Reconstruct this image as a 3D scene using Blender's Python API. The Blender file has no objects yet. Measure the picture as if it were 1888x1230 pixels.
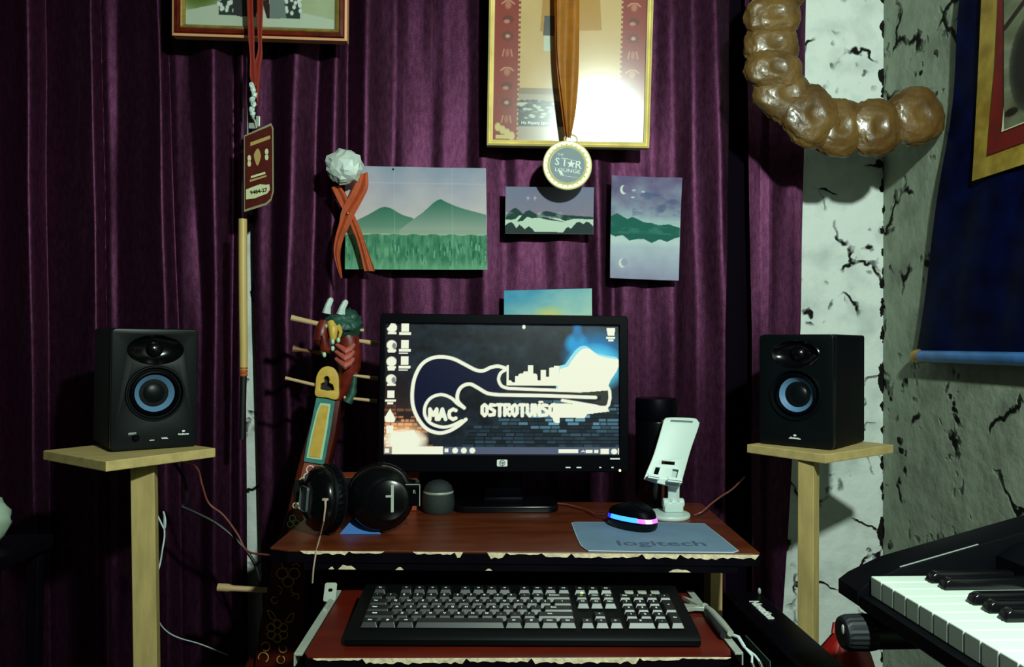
import bpy, bmesh, math, random
import numpy as np
from mathutils import Vector, Matrix, noise as mnoise
R = math.radians
random.seed(5); rng = np.random.default_rng(7)
SC = bpy.context.scene; COL = SC.collection

# ------------------------------------------------------------------ camera
F = 1400.0; CAMZ = 1.04
YAW, PITCH, ROLL = 3.0, 0.75, 0.45
CM = Matrix.Rotation(R(-YAW), 3, 'Z') @ Matrix.Rotation(R(90 + PITCH), 3, 'X') @ Matrix.Rotation(R(ROLL), 3, 'Z')
CO = Vector((0, 0, CAMZ))
cd = bpy.data.cameras.new('camera'); cam = bpy.data.objects.new('camera', cd); COL.objects.link(cam)
cd.sensor_width = 36.0; cd.lens = F / 1888 * 36.0; cd.clip_start = 0.02
cam.matrix_world = Matrix.Translation(CO) @ CM.to_4x4()
SC.camera = cam
# ------------------------------------------------------------------ world, lamp, exposure
w = bpy.data.worlds.new('room_dark'); SC.world = w; w.use_nodes = True
w.node_tree.nodes['Background'].inputs[0].default_value = (0.62, 1.0, 0.72, 1)
w.node_tree.nodes['Background'].inputs[1].default_value = 0.02
ld = bpy.data.lights.new('bulb_light', 'POINT'); ld.energy = 105; ld.color = (0.81, 1.0, 0.88); ld.shadow_soft_size = 0.035
lamp_light = bpy.data.objects.new('bulb_light', ld); COL.objects.link(lamp_light); lamp_light.location = (0.42, 0.0, CAMZ + 0.68)
SC.view_settings.view_transform = 'Standard'; SC.view_settings.look = 'None'
SC.view_settings.exposure = 0.0; SC.view_settings.gamma = 1.0; SC.view_settings.use_curve_mapping = False
SC.cycles.max_bounces = 6

# ------------------------------------------------------------------ helpers
def ray(px, py): return CM @ Vector(((px - 944) / F, -(py - 615) / F, -1.0))
def hit(px, py, o, n):
    r = ray(px, py); return CO + r * ((Vector(o) - CO).dot(Vector(n)) / r.dot(Vector(n)))
def P(px, py, Y): return hit(px, py, (0, Y, 0), (0, 1, 0))
def PX(px, py, X): return hit(px, py, (X, 0, 0), (1, 0, 0))
def PZ(px, py, Z): return hit(px, py, (0, 0, Z), (0, 0, 1))
def lin(c):
    return tuple(((v / 255) / 12.92 if v / 255 <= .04045 else ((v / 255 + .055) / 1.055) ** 2.4) for v in c)
def nlin(a):
    a = np.clip(a, 0, 255) / 255.0
    return np.where(a <= .04045, a / 12.92, ((a + .055) / 1.055) ** 2.4)

def link(name, me, parent=None):
    o = bpy.data.objects.new(name, me); COL.objects.link(o)
    if parent is not None: o.parent = parent
    return o
def tag(o, label=None, cat=None, group=None, kind=None):
    if label: o['label'] = label
    if cat: o['category'] = cat
    if group: o['group'] = group
    if kind: o['kind'] = kind
    return o
def thing(name, label, cat, loc, group=None):
    o = bpy.data.objects.new(name, None); COL.objects.link(o); o.location = loc; o.empty_display_size = .03
    return tag(o, label, cat, group)
def obj(name, bm, mats, parent=None, smooth=False, keep=False, origin=None):
    """bm in WORLD coordinates unless keep; becomes one mesh object"""
    me = bpy.data.meshes.new(name)
    bmesh.ops.recalc_face_normals(bm, faces=bm.faces[:])
    if smooth:
        for f in bm.faces: f.smooth = True
    if not keep:
        o0 = Vector(origin) if origin is not None else (parent_world(parent) if parent is not None else Vector((0, 0, 0)))
        if parent is None and origin is None:
            cs = [v.co for v in bm.verts]
            o0 = Vector((sum(c.x for c in cs) / len(cs), sum(c.y for c in cs) / len(cs), min(c.z for c in cs)))
        for v in bm.verts: v.co = v.co - o0
    bm.to_mesh(me); bm.free()
    for m in (mats if isinstance(mats, (list, tuple)) else [mats]): me.materials.append(m)
    o = link(name, me, parent)
    if not keep:
        if parent is None: o.location = o0
        elif origin is not None: o.location = o0 - parent_world(parent)
    if smooth:
        me.set_sharp_from_angle(angle=R(40))
    return o
def parent_world(p):
    v = Vector((0, 0, 0))
    while p is not None: v += Vector(p.location); p = p.parent
    return v
def NB(): return bmesh.new()
def merge(bm, t, M=None, mi=0):
    if M is not None: bmesh.ops.transform(t, matrix=M, verts=t.verts[:])
    for f in t.faces: f.material_index = mi if mi is not None else f.material_index
    me = bpy.data.meshes.new('tmp'); t.to_mesh(me); t.free(); bm.from_mesh(me); bpy.data.meshes.remove(me)
def box(bm, c, s, bev=0, M=None, mi=0, seg=2):
    t = bmesh.new(); bmesh.ops.create_cube(t, size=1.0)
    for v in t.verts: v.co = Vector((v.co.x * s[0] + c[0], v.co.y * s[1] + c[1], v.co.z * s[2] + c[2]))
    if bev > 0: bmesh.ops.bevel(t, geom=t.edges[:] , offset=bev, segments=seg, profile=.5, affect='EDGES')
    merge(bm, t, M, mi)
def prism(bm, a, b, mi=0, bev=0):
    """a, b: matching loops of world points"""
    t = bmesh.new(); va = [t.verts.new(p) for p in a]; vb = [t.verts.new(p) for p in b]; n = len(a)
    t.faces.new(va); t.faces.new(vb[::-1])
    for i in range(n): t.faces.new((va[i], vb[i], vb[(i + 1) % n], va[(i + 1) % n]))
    bmesh.ops.recalc_face_normals(t, faces=t.faces[:])
    if bev:
        e = [e for e in t.edges if (e.verts[0] in va) == (e.verts[1] in va)]
        bmesh.ops.bevel(t, geom=e, offset=bev, segments=2, profile=.5, affect='EDGES')
    merge(bm, t, None, mi)
def prism_px(bm, pts, o, n, t0, t1, mi=0, bev=0):
    n = Vector(n).normalized(); q = [hit(x, y, o, n) for x, y in pts]
    prism(bm, [p + n * t0 for p in q], [p + n * t1 for p in q], mi, bev)
def tube(bm, pts, rad, seg=10, mi=0, caps=True):
    pts = [Vector(p) for p in pts]; n = len(pts)
    rs = rad if isinstance(rad, (list, tuple)) else [rad] * n
    t = bmesh.new(); rings = []; up = None
    for i, p in enumerate(pts):
        d = (pts[min(i + 1, n - 1)] - pts[max(i - 1, 0)]).normalized()
        if up is None: up = Vector((0, 0, 1)) if abs(d.z) < .9 else Vector((1, 0, 0))
        a = d.cross(up).normalized(); up = a.cross(d).normalized()
        rings.append([t.verts.new(p + (a * math.cos(2 * math.pi * k / seg) + up * math.sin(2 * math.pi * k / seg)) * rs[i]) for k in range(seg)])
    for i in range(n - 1):
        for k in range(seg):
            t.faces.new((rings[i][k], rings[i][(k + 1) % seg], rings[i + 1][(k + 1) % seg], rings[i + 1][k]))
    if caps: t.faces.new(rings[0][::-1]); t.faces.new(rings[-1])
    merge(bm, t, None, mi)
def lathe(bm, prof, M, seg=40, mi=0, sy=1.0):
    """prof: (radius, height) along local z"""
    t = bmesh.new(); rings = []
    for r, h in prof:
        if r < 1e-6: rings.append([t.verts.new((0, 0, h))])
        else: rings.append([t.verts.new((r * math.cos(2 * math.pi * k / seg), sy * r * math.sin(2 * math.pi * k / seg), h)) for k in range(seg)])
    for a, b in zip(rings, rings[1:]):
        for k in range(seg):
            k2 = (k + 1) % seg
            if len(a) == 1 and len(b) == 1: continue
            if len(a) == 1: t.faces.new((a[0], b[k2], b[k]))
            elif len(b) == 1: t.faces.new((a[k], a[k2], b[0]))
            else: t.faces.new((a[k], a[k2], b[k2], b[k]))
    merge(bm, t, M, mi)
def ell(bm, c, s, M=None, mi=0, sub=3, lump=0, ls=30, seed=0):
    t = bmesh.new(); bmesh.ops.create_icosphere(t, subdivisions=sub, radius=1)
    for v in t.verts:
        q = v.co.copy()
        k = 1 + (mnoise.noise(q * ls * .05 + Vector((seed * 3.1, seed, 0))) * lump if lump else 0)
        v.co = Vector((q.x * s[0] * k + c[0], q.y * s[1] * k + c[1], q.z * s[2] * k + c[2]))
    merge(bm, t, M, mi)
def cat(pts, n=6, closed=False):
    out = []; m = len(pts)
    rngi = range(m if closed else m - 1)
    for i in rngi:
        if closed: p0, p1, p2, p3 = pts[(i - 1) % m], pts[i], pts[(i + 1) % m], pts[(i + 2) % m]
        else: p0, p1, p2, p3 = pts[max(i - 1, 0)], pts[i], pts[i + 1], pts[min(i + 2, m - 1)]
        for j in range(n):
            t = j / n
            out.append(tuple(.5 * ((2 * b) + (-a + c) * t + (2 * a - 5 * b + 4 * c - d) * t * t + (-a + 3 * b - 3 * c + d) * t ** 3) for a, b, c, d in zip(p0, p1, p2, p3)))
    if not closed: out.append(tuple(pts[-1]))
    return out
def axes(o, x, y, z):
    M = Matrix((( x[0], y[0], z[0], o[0]), (x[1], y[1], z[1], o[1]), (x[2], y[2], z[2], o[2]), (0, 0, 0, 1))); return M
def plate_curve(splines, ext, bev, M, bm, mi=0):
    """2D filled curve with holes (splines: list of point lists in local xy), extruded along local z"""
    cu = bpy.data.curves.new('tmp', 'CURVE'); cu.dimensions = '2D'; cu.fill_mode = 'BOTH'; cu.extrude = ext; cu.bevel_depth = bev; cu.bevel_resolution = 2
    for pts in splines:
        s = cu.splines.new('POLY'); s.points.add(len(pts) - 1); s.use_cyclic_u = True
        for p, q in zip(s.points, pts): p.co = (q[0], q[1], 0, 1)
    o = bpy.data.objects.new('tmp', cu); COL.objects.link(o)
    dg = bpy.context.evaluated_depsgraph_get(); me = bpy.data.meshes.new_from_object(o.evaluated_get(dg))
    t = bmesh.new(); t.from_mesh(me); bpy.data.objects.remove(o); bpy.data.meshes.remove(me); bpy.data.curves.remove(cu)
    bmesh.ops.remove_doubles(t, verts=t.verts[:], dist=1e-6)
    merge(bm, t, M, mi)
_tc = {}
def text(bm, s, size, M, ext=0.0002, mi=0, bold=0.0, align='CENTER', sx=1.0):
    key = (s, size, ext, bold, align, sx)
    if key not in _tc:
        cu = bpy.data.curves.new('tmp', 'FONT'); cu.body = s; cu.size = size; cu.extrude = ext; cu.offset = bold; cu.align_x = align; cu.align_y = 'CENTER'; cu.resolution_u = 2
        o = bpy.data.objects.new('tmp', cu); COL.objects.link(o)
        dg = bpy.context.evaluated_depsgraph_get(); me = bpy.data.meshes.new_from_object(o.evaluated_get(dg))
        for v in me.vertices: v.co.x *= sx
        bpy.data.objects.remove(o); bpy.data.curves.remove(cu); _tc[key] = me
    t = bmesh.new(); t.from_mesh(_tc[key]); merge(bm, t, M, mi)
def rrect(x0, y0, x1, y1, r, n=5):
    out = []
    for cx, cy, a0 in ((x1 - r, y1 - r, 0), (x0 + r, y1 - r, 90), (x0 + r, y0 + r, 180), (x1 - r, y0 + r, 270)):
        for k in range(n + 1):
            a = R(a0 + 90 * k / n); out.append((cx + r * math.cos(a), cy + r * math.sin(a)))
    return out

# ------------------------------------------------------------------ materials
def mat(name, c, rough=.6, metal=0, spec=.5, coat=0, coat_r=.1, var=0, vs=20, bump=0, bs=60, emit=0, c2=None, stretch=None, sheen=0, attr=None, trans=0):
    m = bpy.data.materials.new(name); m.use_nodes = True; nt = m.node_tree; b = nt.nodes['Principled BSDF']
    col = lin(c) if c is not None else (0, 0, 0)
    b.inputs['Base Color'].default_value = (*col, 1); b.inputs['Roughness'].default_value = rough; b.inputs['Metallic'].default_value = metal
    b.inputs['Specular IOR Level'].default_value = spec; b.inputs['Coat Weight'].default_value = coat; b.inputs['Coat Roughness'].default_value = coat_r
    b.inputs['Sheen Weight'].default_value = sheen
    tc = nt.nodes.new('ShaderNodeTexCoord'); mp = nt.nodes.new('ShaderNodeMapping'); nt.links.new(tc.outputs['Object'], mp.inputs[0])
    if stretch: mp.inputs['Scale'].default_value = stretch
    if var or c2:
        n = nt.nodes.new('ShaderNodeTexNoise'); n.inputs['Scale'].default_value = vs; n.inputs['Detail'].default_value = 6; nt.links.new(mp.outputs[0], n.inputs['Vector'])
        rp = nt.nodes.new('ShaderNodeValToRGB'); nt.links.new(n.outputs[0], rp.inputs[0]); rp.color_ramp.elements[0].position = .35; rp.color_ramp.elements[1].position = .65
        lo = lin(c2) if c2 else tuple(v * (1 - var) for v in col)
        rp.color_ramp.elements[0].color = (*lo, 1); rp.color_ramp.elements[1].color = (*(col if c2 else tuple(v * (1 + var) for v in col)), 1)
        nt.links.new(rp.outputs[0], b.inputs['Base Color'])
    if attr:
        a = nt.nodes.new('ShaderNodeAttribute'); a.attribute_name = attr
        if emit: nt.links.new(a.outputs[0], b.inputs['Emission Color']); b.inputs['Emission Strength'].default_value = emit
        else: nt.links.new(a.outputs[0], b.inputs['Base Color'])
    elif emit:
        b.inputs['Emission Color'].default_value = (*col, 1); b.inputs['Emission Strength'].default_value = emit
    if bump:
        n = nt.nodes.new('ShaderNodeTexNoise'); n.inputs['Scale'].default_value = bs; n.inputs['Detail'].default_value = 5; nt.links.new(mp.outputs[0], n.inputs['Vector'])
        bp = nt.nodes.new('ShaderNodeBump'); bp.inputs['Strength'].default_value = bump; bp.inputs['Distance'].default_value = .004; nt.links.new(n.outputs[0], bp.inputs['Height']); nt.links.new(bp.outputs[0], b.inputs['Normal'])
    return m
def plaster(name, base, dark, crack_col, cscale, crack_w, pit, corner=None):
    m = bpy.data.materials.new(name); m.use_nodes = True; nt = m.node_tree; b = nt.nodes['Principled BSDF']; N = nt.nodes.new; Lk = nt.links.new
    b.inputs['Roughness'].default_value = .9; b.inputs['Specular IOR Level'].default_value = .15
    tc = N('ShaderNodeTexCoord')
    def noise(scale, det=6, src=None):
        n = N('ShaderNodeTexNoise'); n.inputs['Scale'].default_value = scale; n.inputs['Detail'].default_value = det; Lk(src or tc.outputs['Object'], n.inputs['Vector']); return n
    def mth(op, a, bb=None, clamp=False):
        k = N('ShaderNodeMath'); k.operation = op; k.use_clamp = clamp
        for i, v in enumerate((a, bb)):
            if v is None: continue
            if isinstance(v, (int, float)): k.inputs[i].default_value = v
            else: Lk(v, k.inputs[i])
        return k.outputs[0]
    def ramp(src, p0, p1):
        k = N('ShaderNodeMapRange'); k.inputs[1].default_value = p0; k.inputs[2].default_value = p1; Lk(src, k.inputs[0]); return k.outputs[0]
    dn = noise(9, 4); vm = N('ShaderNodeVectorMath'); vm.operation = 'SCALE'; Lk(dn.outputs['Color'], vm.inputs[0]); vm.inputs['Scale'].default_value = .16
    va = N('ShaderNodeVectorMath'); Lk(tc.outputs['Object'], va.inputs[0]); Lk(vm.outputs[0], va.inputs[1])
    vo = N('ShaderNodeTexVoronoi'); vo.feature = 'DISTANCE_TO_EDGE'; vo.inputs['Scale'].default_value = cscale; Lk(va.outputs[0], vo.inputs['Vector'])
    crack = mth('SUBTRACT', 1, ramp(vo.outputs['Distance'], crack_w * .4, crack_w))
    cm = ramp(noise(9, 3).outputs[0], .50, .57)
    crack = mth('MULTIPLY', crack, cm, True)
    v2 = N('ShaderNodeTexVoronoi'); v2.inputs['Scale'].default_value = 26; Lk(va.outputs[0], v2.inputs['Vector'])
    pits = mth('MULTIPLY', mth('SUBTRACT', 1, ramp(v2.outputs['Distance'], .18, .3)), ramp(noise(6.5, 2).outputs[0], pit, pit + .05), True)
    tot = mth('MAXIMUM', crack, pits)
    if corner is not None:       # an irregular open crack running up the corner
        sp = N('ShaderNodeSeparateXYZ'); Lk(tc.outputs['Object'], sp.inputs[0])
        cn = noise(14, 5)
        off = mth('MULTIPLY', mth('SUBTRACT', cn.outputs[0], .5), .09)
        d = mth('ABSOLUTE', mth('ADD', mth('SUBTRACT', sp.outputs[0 if corner[0] == 'x' else 1], corner[1]), off))
        wn = noise(22, 3); wd = mth('MULTIPLY', ramp(wn.outputs[0], .33, .52), corner[2])
        cr = mth('LESS_THAN', d, wd); tot = mth('MAXIMUM', tot, cr)
    var = N('ShaderNodeMix'); var.data_type = 'RGBA'; var.inputs[6].default_value = (*lin(dark), 1); var.inputs[7].default_value = (*lin(base), 1)
    Lk(ramp(noise(11, 8).outputs[0], .33, .52), var.inputs[0])
    mx = N('ShaderNodeMix'); mx.data_type = 'RGBA'; Lk(var.outputs[2], mx.inputs[6]); mx.inputs[7].default_value = (*lin(crack_col), 1); Lk(tot, mx.inputs[0])
    Lk(mx.outputs[2], b.inputs['Base Color'])
    hgt = mth('SUBTRACT', mth('MULTIPLY', noise(16, 8).outputs[0], .9), mth('MULTIPLY', tot, .8))
    bp = N('ShaderNodeBump'); bp.inputs['Strength'].default_value = .75; bp.inputs['Distance'].default_value = .012; Lk(hgt, bp.inputs['Height']); Lk(bp.outputs[0], b.inputs['Normal'])
    return m
M = {}
M['wall_white'] = plaster('whitewashed_plaster', (226, 232, 226), (196, 204, 198), (20, 20, 18), 6.5, .032, .57, ('x', .012, .016))
M['wall_grey'] = plaster('grey_mud_plaster', (150, 160, 142), (128, 136, 120), (14, 10, 8), 5.0, .04, .525, ('y', .015, .016))
M['floor'] = mat('dark_floor', (40, 34, 30), .8, var=.3)
M['curtain'] = mat('purple_curtain_cloth', (74, 38, 62), .47, metal=.85, spec=.05, var=.25, vs=150, bump=.14, bs=700, stretch=(1, 1, .35))
M['shade_band'] = mat('blackish_painted_shade', (20, 8, 24), .9, spec=.1)  # near-black colour stands in for deep shade between the right curtain panels
M['black'] = mat('black_plastic', (4, 4, 9), .45, spec=.05)
M['black_matte'] = mat('matte_black_vinyl', (8, 8, 10), .6, spec=.15, bump=.1, bs=300)
M['black_gloss'] = mat('glossy_black_plastic', (6, 6, 9), .2, spec=.4)
M['baffle'] = mat('speaker_baffle', (9, 13, 16), .34, spec=.2)
M['cone'] = mat('blue_woven_cone', (88, 128, 165), .5, spec=.5, bump=.15, bs=500)
M['white_ink'] = mat('white_ink', (225, 230, 225), .6)
M['pine'] = mat('pale_pine', (182, 158, 100), .6, var=.14, vs=9, stretch=(6, 6, 1.2), bump=.12)
M['pine_board'] = mat('pale_pine_board', (190, 166, 108), .6, var=.12, vs=9, stretch=(1.5, 8, 6), bump=.12)
M['laminate'] = mat('reddish_brown_laminate', (102, 46, 22), .33, spec=.5, c2=(78, 30, 12), vs=7, stretch=(1, 5, 1))
M['tray_lam'] = mat('dark_red_laminate', (96, 24, 8), .42, spec=.35, c2=(78, 14, 5), vs=7, stretch=(1, 4, 1))
M['chip'] = mat('bare_chipboard', (222, 202, 170), .9, var=.2, vs=120, bump=.4, bs=200)
M['edge_black'] = mat('black_edge_band', (7, 5, 12), .55, var=.3, spec=.06)
M['leg_wood'] = mat('tan_wood_leg', (206, 172, 118), .6, var=.1, vs=10)
M['steel'] = mat('dull_steel', (176, 182, 170), .42, metal=.3, var=.1)
M['steel_dim'] = mat('thin_grey_trim', (120, 128, 122), .5)
M['plate_grey'] = mat('satin_grey_plate', (70, 78, 84), .4)
M['chrome'] = mat('bright_chrome', (215, 220, 215), .2, metal=1)
M['paper'] = mat('painted_paper', None, .85, spec=.2, attr='Col', bump=.12, bs=18)
M['print'] = mat('printed_picture', None, .6, spec=.3, attr='Col')
M['screen'] = mat('lit_screen', (0, 0, 0), .35, spec=.3, attr='Col', emit=1.0)
M['gold'] = mat('gold_moulding', (244, 224, 150), .4, metal=.25, var=.1)
M['gold_dark'] = mat('dull_gold_moulding', (160, 128, 62), .4, metal=.4, var=.2, vs=60)
M['mahog'] = mat('mahogany_moulding', (110, 28, 12), .3, c2=(70, 14, 8), vs=40)
M['pale_edge'] = mat('pale_wood_edge', (224, 158, 112), .5)
M['foil'] = mat('crumpled_silver_foil', (205, 215, 208), .55, metal=.15, spec=.6)
M['orange'] = mat('orange_ribbon_satin', (222, 96, 40), .5, var=.12, vs=50, sheen=.2)
M['amber_rib'] = mat('amber_ribbon_satin', (198, 128, 38), .5, var=.1, vs=40, sheen=.2)
M['red_rib'] = mat('red_lanyard_cloth', (172, 48, 30), .6, var=.1)
M['medal_gold'] = mat('medal_pale_gold', (235, 226, 170), .35, metal=.3)
M['medal_blue'] = mat('medal_slate_face', (60, 88, 100), .45, var=.12, vs=80)
M['badge'] = mat('badge_maroon', (78, 20, 12), .35, var=.2, vs=60)
M['badge_gold'] = mat('badge_gold_print', (176, 146, 84), .5)
M['badge_pale'] = mat('badge_pale_print', (206, 204, 158), .5)
M['clear'] = mat('clear_vinyl_rim', (150, 140, 110), .2, spec=.6)
M['bamboo'] = mat('bamboo', (206, 172, 104), .45, var=.1, vs=14, stretch=(1, 1, .3))
M['rust'] = mat('orange_brown_thread', (176, 84, 28), .6)
M['amber'] = mat('glossy_amber_puff', (108, 80, 38), .4, c2=(76, 50, 20), vs=16, coat=.4, coat_r=.14, bump=.9, bs=38)
M['blue_cloth'] = mat('navy_brocade', (6, 20, 78), .6, c2=(2, 4, 44), vs=18, spec=.12)
M['blue_bright'] = mat('blue_satin_wrap', (56, 112, 176), .4, var=.25, vs=25)
M['gold_cloth'] = mat('gold_brocade', (180, 152, 62), .5, c2=(140, 112, 34), vs=26, spec=.5, bump=.3, bs=50)
M['red_cloth'] = mat('red_brocade', (124, 18, 10), .55, c2=(98, 10, 6), vs=20)
M['cream'] = mat('cream_trim', (220, 214, 180), .6)
M['teal'] = mat('turquoise_paint', (60, 122, 118), .5, var=.15, vs=60)
M['yellow'] = mat('ochre_yellow_paint', (206, 166, 70), .45, var=.1, vs=60)
M['mint'] = mat('pale_mint_line', (176, 210, 170), .5)
M['redwood'] = mat('carved_red_lacquer', (118, 34, 20), .4, c2=(80, 16, 10), vs=50)
M['pinkwood'] = mat('pale_red_scales', (176, 84, 74), .5)
M['dgreen'] = mat('dark_green_paint', (34, 84, 66), .5, c2=(20, 52, 48), vs=90)
M['peg'] = mat('pale_wood_peg', (196, 160, 118), .5)
M['peg_dark'] = mat('brown_wood_peg', (118, 78, 48), .5)
M['lute_body'] = mat('dark_lacquered_lute_wood', (84, 24, 12), .5, c2=(58, 14, 7), vs=14, spec=.2)
M['lute_neck'] = mat('red_brown_neck', (150, 74, 52), .45, var=.15, vs=30)
M['floral'] = mat('gold_floral_paint', (206, 150, 78), .5)
M['white_plastic'] = mat('white_abs_plastic', (196, 212, 206), .4, spec=.5)
M['grey_slot'] = mat('grey_rubber', (92, 104, 98), .6)
M['pad'] = mat('slate_blue_mouse_mat', (104, 128, 152), .85, var=.07, vs=18, spec=.2)
M['pad_ink'] = mat('dark_slate_print', (66, 84, 104), .7)
M['pad_edge'] = mat('pale_stitching', (170, 186, 200), .7)
M['led_cyan'] = mat('cyan_led_strip', (60, 150, 255), .3, emit=1.6)
M['led_blue'] = mat('blue_led_strip', (40, 40, 255), .3, emit=1.6)
M['led_pink'] = mat('magenta_led_strip', (235, 90, 235), .3, emit=2.0)
M['led_white'] = mat('white_led_spot', (255, 240, 255), .3, emit=3)
M['led_green'] = mat('green_led', (170, 255, 120), .3, emit=1.6)
M['led_amber'] = mat('power_light', (250, 245, 170), .3, emit=1.6)
M['key'] = mat('black_key_plastic', (8, 11, 12), .43, spec=.7)
M['kbase'] = mat('keyboard_case', (6, 8, 10), .5, spec=.15)
M['legend'] = mat('key_legend_ink', (245, 250, 240), .6)
M['ivory'] = mat('white_piano_key', (216, 230, 218), .28, spec=.5)
M['piano_key_black'] = mat('black_piano_key', (12, 12, 15), .22, spec=.5)
M['piano'] = mat('charcoal_piano_case', (5, 6, 10), .5, spec=.08, bump=.05, bs=300)
M['cap'] = mat('ribbed_rubber_cap', (18, 22, 28), .6)
M['red_bag'] = mat('red_nylon', (146, 18, 12), .5, var=.15, vs=8)
M['copper'] = mat('copper_metal', (190, 110, 66), .35, metal=.8)
M['wire_copper'] = mat('brown_red_cable', (122, 62, 52), .45)
M['wire_tan'] = mat('pale_tan_cord', (176, 150, 136), .4)
M['wire_dark'] = mat('black_cable', (18, 14, 18), .5)
M['wire_white'] = mat('white_cable', (190, 205, 205), .5)
M['blue_card'] = mat('bright_blue_card', (40, 98, 170), .6)
M['red_box'] = mat('orange_red_wooden_box', (146, 58, 30), .5, var=.15, vs=12)
M['mesh_ball'] = mat('dark_mesh_grille', (30, 38, 38), .6, bump=.5, bs=700)
M['dark_metal'] = mat('black_steel_tube', (18, 18, 22), .35, spec=.5)
M['pale_cloth'] = mat('pale_grey_green_cloth', (150, 170, 150), .8, var=.08)
m = bpy.data.materials.new('picture_glass'); m.use_nodes = True; nt = m.node_tree; nt.nodes.remove(nt.nodes['Principled BSDF'])
tr = nt.nodes.new('ShaderNodeBsdfTransparent'); gl = nt.nodes.new('ShaderNodeBsdfGlossy'); gl.inputs['Roughness'].default_value = .17
mx = nt.nodes.new('ShaderNodeMixShader'); mx.inputs[0].default_value = .075; nt.links.new(tr.outputs[0], mx.inputs[1]); nt.links.new(gl.outputs[0], mx.inputs[2]); nt.links.new(mx.outputs[0], nt.nodes['Material Output'].inputs[0])
M['glass'] = m

# ------------------------------------------------------------------ painting helpers (colour grids)
def sheet(name, corners, img, mat_, parent, relief=None, gain=1.0):
    """corners: world TL,TR,BR,BL; img: (ny,nx,3) srgb 0-255, row 0 at top"""
    ny, nx, _ = img.shape; TL, TR, BR, BL = [np.array(c) for c in corners]
    u = np.linspace(0, 1, nx)[None, :, None]; v = np.linspace(0, 1, ny)[:, None, None]
    P_ = (TL * (1 - u) + TR * u) * (1 - v) + (BL * (1 - u) + BR * u) * v
    if relief is not None: P_[..., 1] += relief(u[..., 0], v[..., 0])
    o0 = np.array(parent_world(parent)) if parent is not None else P_.reshape(-1, 3).mean(0)
    co = (P_.reshape(-1, 3) - o0).astype('f')
    me = bpy.data.meshes.new(name); me.vertices.add(nx * ny); me.vertices.foreach_set('co', co.ravel())
    i = (np.arange(ny - 1)[:, None] * nx + np.arange(nx - 1)[None, :]).ravel()
    q = np.stack([i + nx, i + nx + 1, i + 1, i], 1).astype('i')
    me.loops.add(q.size); me.loops.foreach_set('vertex_index', q.ravel())
    me.polygons.add(len(q)); me.polygons.foreach_set('loop_start', np.arange(0, q.size, 4, dtype='i'))
    me.polygons.foreach_set('use_smooth', np.ones(len(q), dtype=bool))
    me.update(calc_edges=True); me.validate()
    at = me.color_attributes.new('Col', 'FLOAT_COLOR', 'POINT')
    c = np.ones((ny * nx, 4), 'f'); c[:, :3] = nlin(img.reshape(-1, 3)) * gain; at.data.foreach_set('color', c.ravel())
    me.materials.append(mat_)
    o = link(name, me, parent)
    if parent is None: o.location = o0
    return o
def vnoise(ny, nx, sy, sx, seed=0, octv=4):
    r = np.random.default_rng(seed); out = np.zeros((ny, nx)); amp = 1; tot = 0
    for k in range(octv):
        gy, gx = max(2, int(sy * 2 ** k) + 2), max(2, int(sx * 2 ** k) + 2); g = r.random((gy, gx))
        y = np.linspace(0, gy - 1.001, ny); x = np.linspace(0, gx - 1.001, nx); yi = y.astype(int); xi = x.astype(int)
        fy = (y - yi)[:, None]; fx = (x - xi)[None, :]; fy = fy * fy * (3 - 2 * fy); fx = fx * fx * (3 - 2 * fx)
        a = g[yi][:, xi]; b_ = g[yi][:, xi + 1]; c_ = g[yi + 1][:, xi]; d_ = g[yi + 1][:, xi + 1]
        out += amp * ((a * (1 - fx) + b_ * fx) * (1 - fy) + (c_ * (1 - fx) + d_ * fx) * fy); tot += amp; amp *= .5
    return out / tot
class Canvas:
    """numpy canvas addressed in its own coordinate box"""
    def __init__(s, x0, y0, x1, y1, nx, ny):
        s.nx, s.ny = nx, ny; s.X, s.Y = np.meshgrid(np.linspace(x0, x1, nx), np.linspace(y0, y1, ny)); s.a = np.zeros((ny, nx, 3)); s.px = (x1 - x0) / nx
    def put(s, m, c):
        m = np.clip(m, 0, 1)[..., None]; s.a = s.a * (1 - m) + np.array(c, float) * m
    def poly(s, pts, c=None, soft=1.0):
        ins = np.zeros(s.X.shape, bool); n = len(pts)
        for i in range(n):
            x1, y1 = pts[i]; x2, y2 = pts[(i + 1) % n]
            if y1 == y2: continue
            cnd = ((y1 > s.Y) != (y2 > s.Y)) & (s.X < (x2 - x1) * (s.Y - y1) / (y2 - y1) + x1); ins ^= cnd
        if c is not None: s.put(ins.astype(float), c)
        return ins.astype(float)
    def dist(s, pts):
        d = np.full(s.X.shape, 1e9)
        for (x1, y1), (x2, y2) in zip(pts, pts[1:]):
            dx, dy = x2 - x1, y2 - y1; L = dx * dx + dy * dy + 1e-9
            t = np.clip(((s.X - x1) * dx + (s.Y - y1) * dy) / L, 0, 1); d = np.minimum(d, np.hypot(s.X - x1 - t * dx, s.Y - y1 - t * dy))
        return d
    def line(s, pts, w, c): s.put((w / 2 - s.dist(pts)) / s.px + .5, c)
    def rect(s, x0, y0, x1, y1, c): s.put(((s.X >= x0) & (s.X <= x1) & (s.Y >= y0) & (s.Y <= y1)).astype(float), c)
    def blob(s, x, y, rx, ry, c, p=1.0, k=1.0):
        r = np.hypot((s.X - x) / rx, (s.Y - y) / ry); s.put(np.clip((1 - r) * k, 0, 1) ** p, c)

# ================================================================== ROOM
YW, XW = 1.75, 0.972
def quad_wall(name, pts, m_, nrm):
    bm = NB(); a = [Vector(p) for p in pts]; prism(bm, a, [p + Vector(nrm) * .08 for p in a]); o = obj(name, bm, m_); return tag(o, kind='structure')
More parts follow.
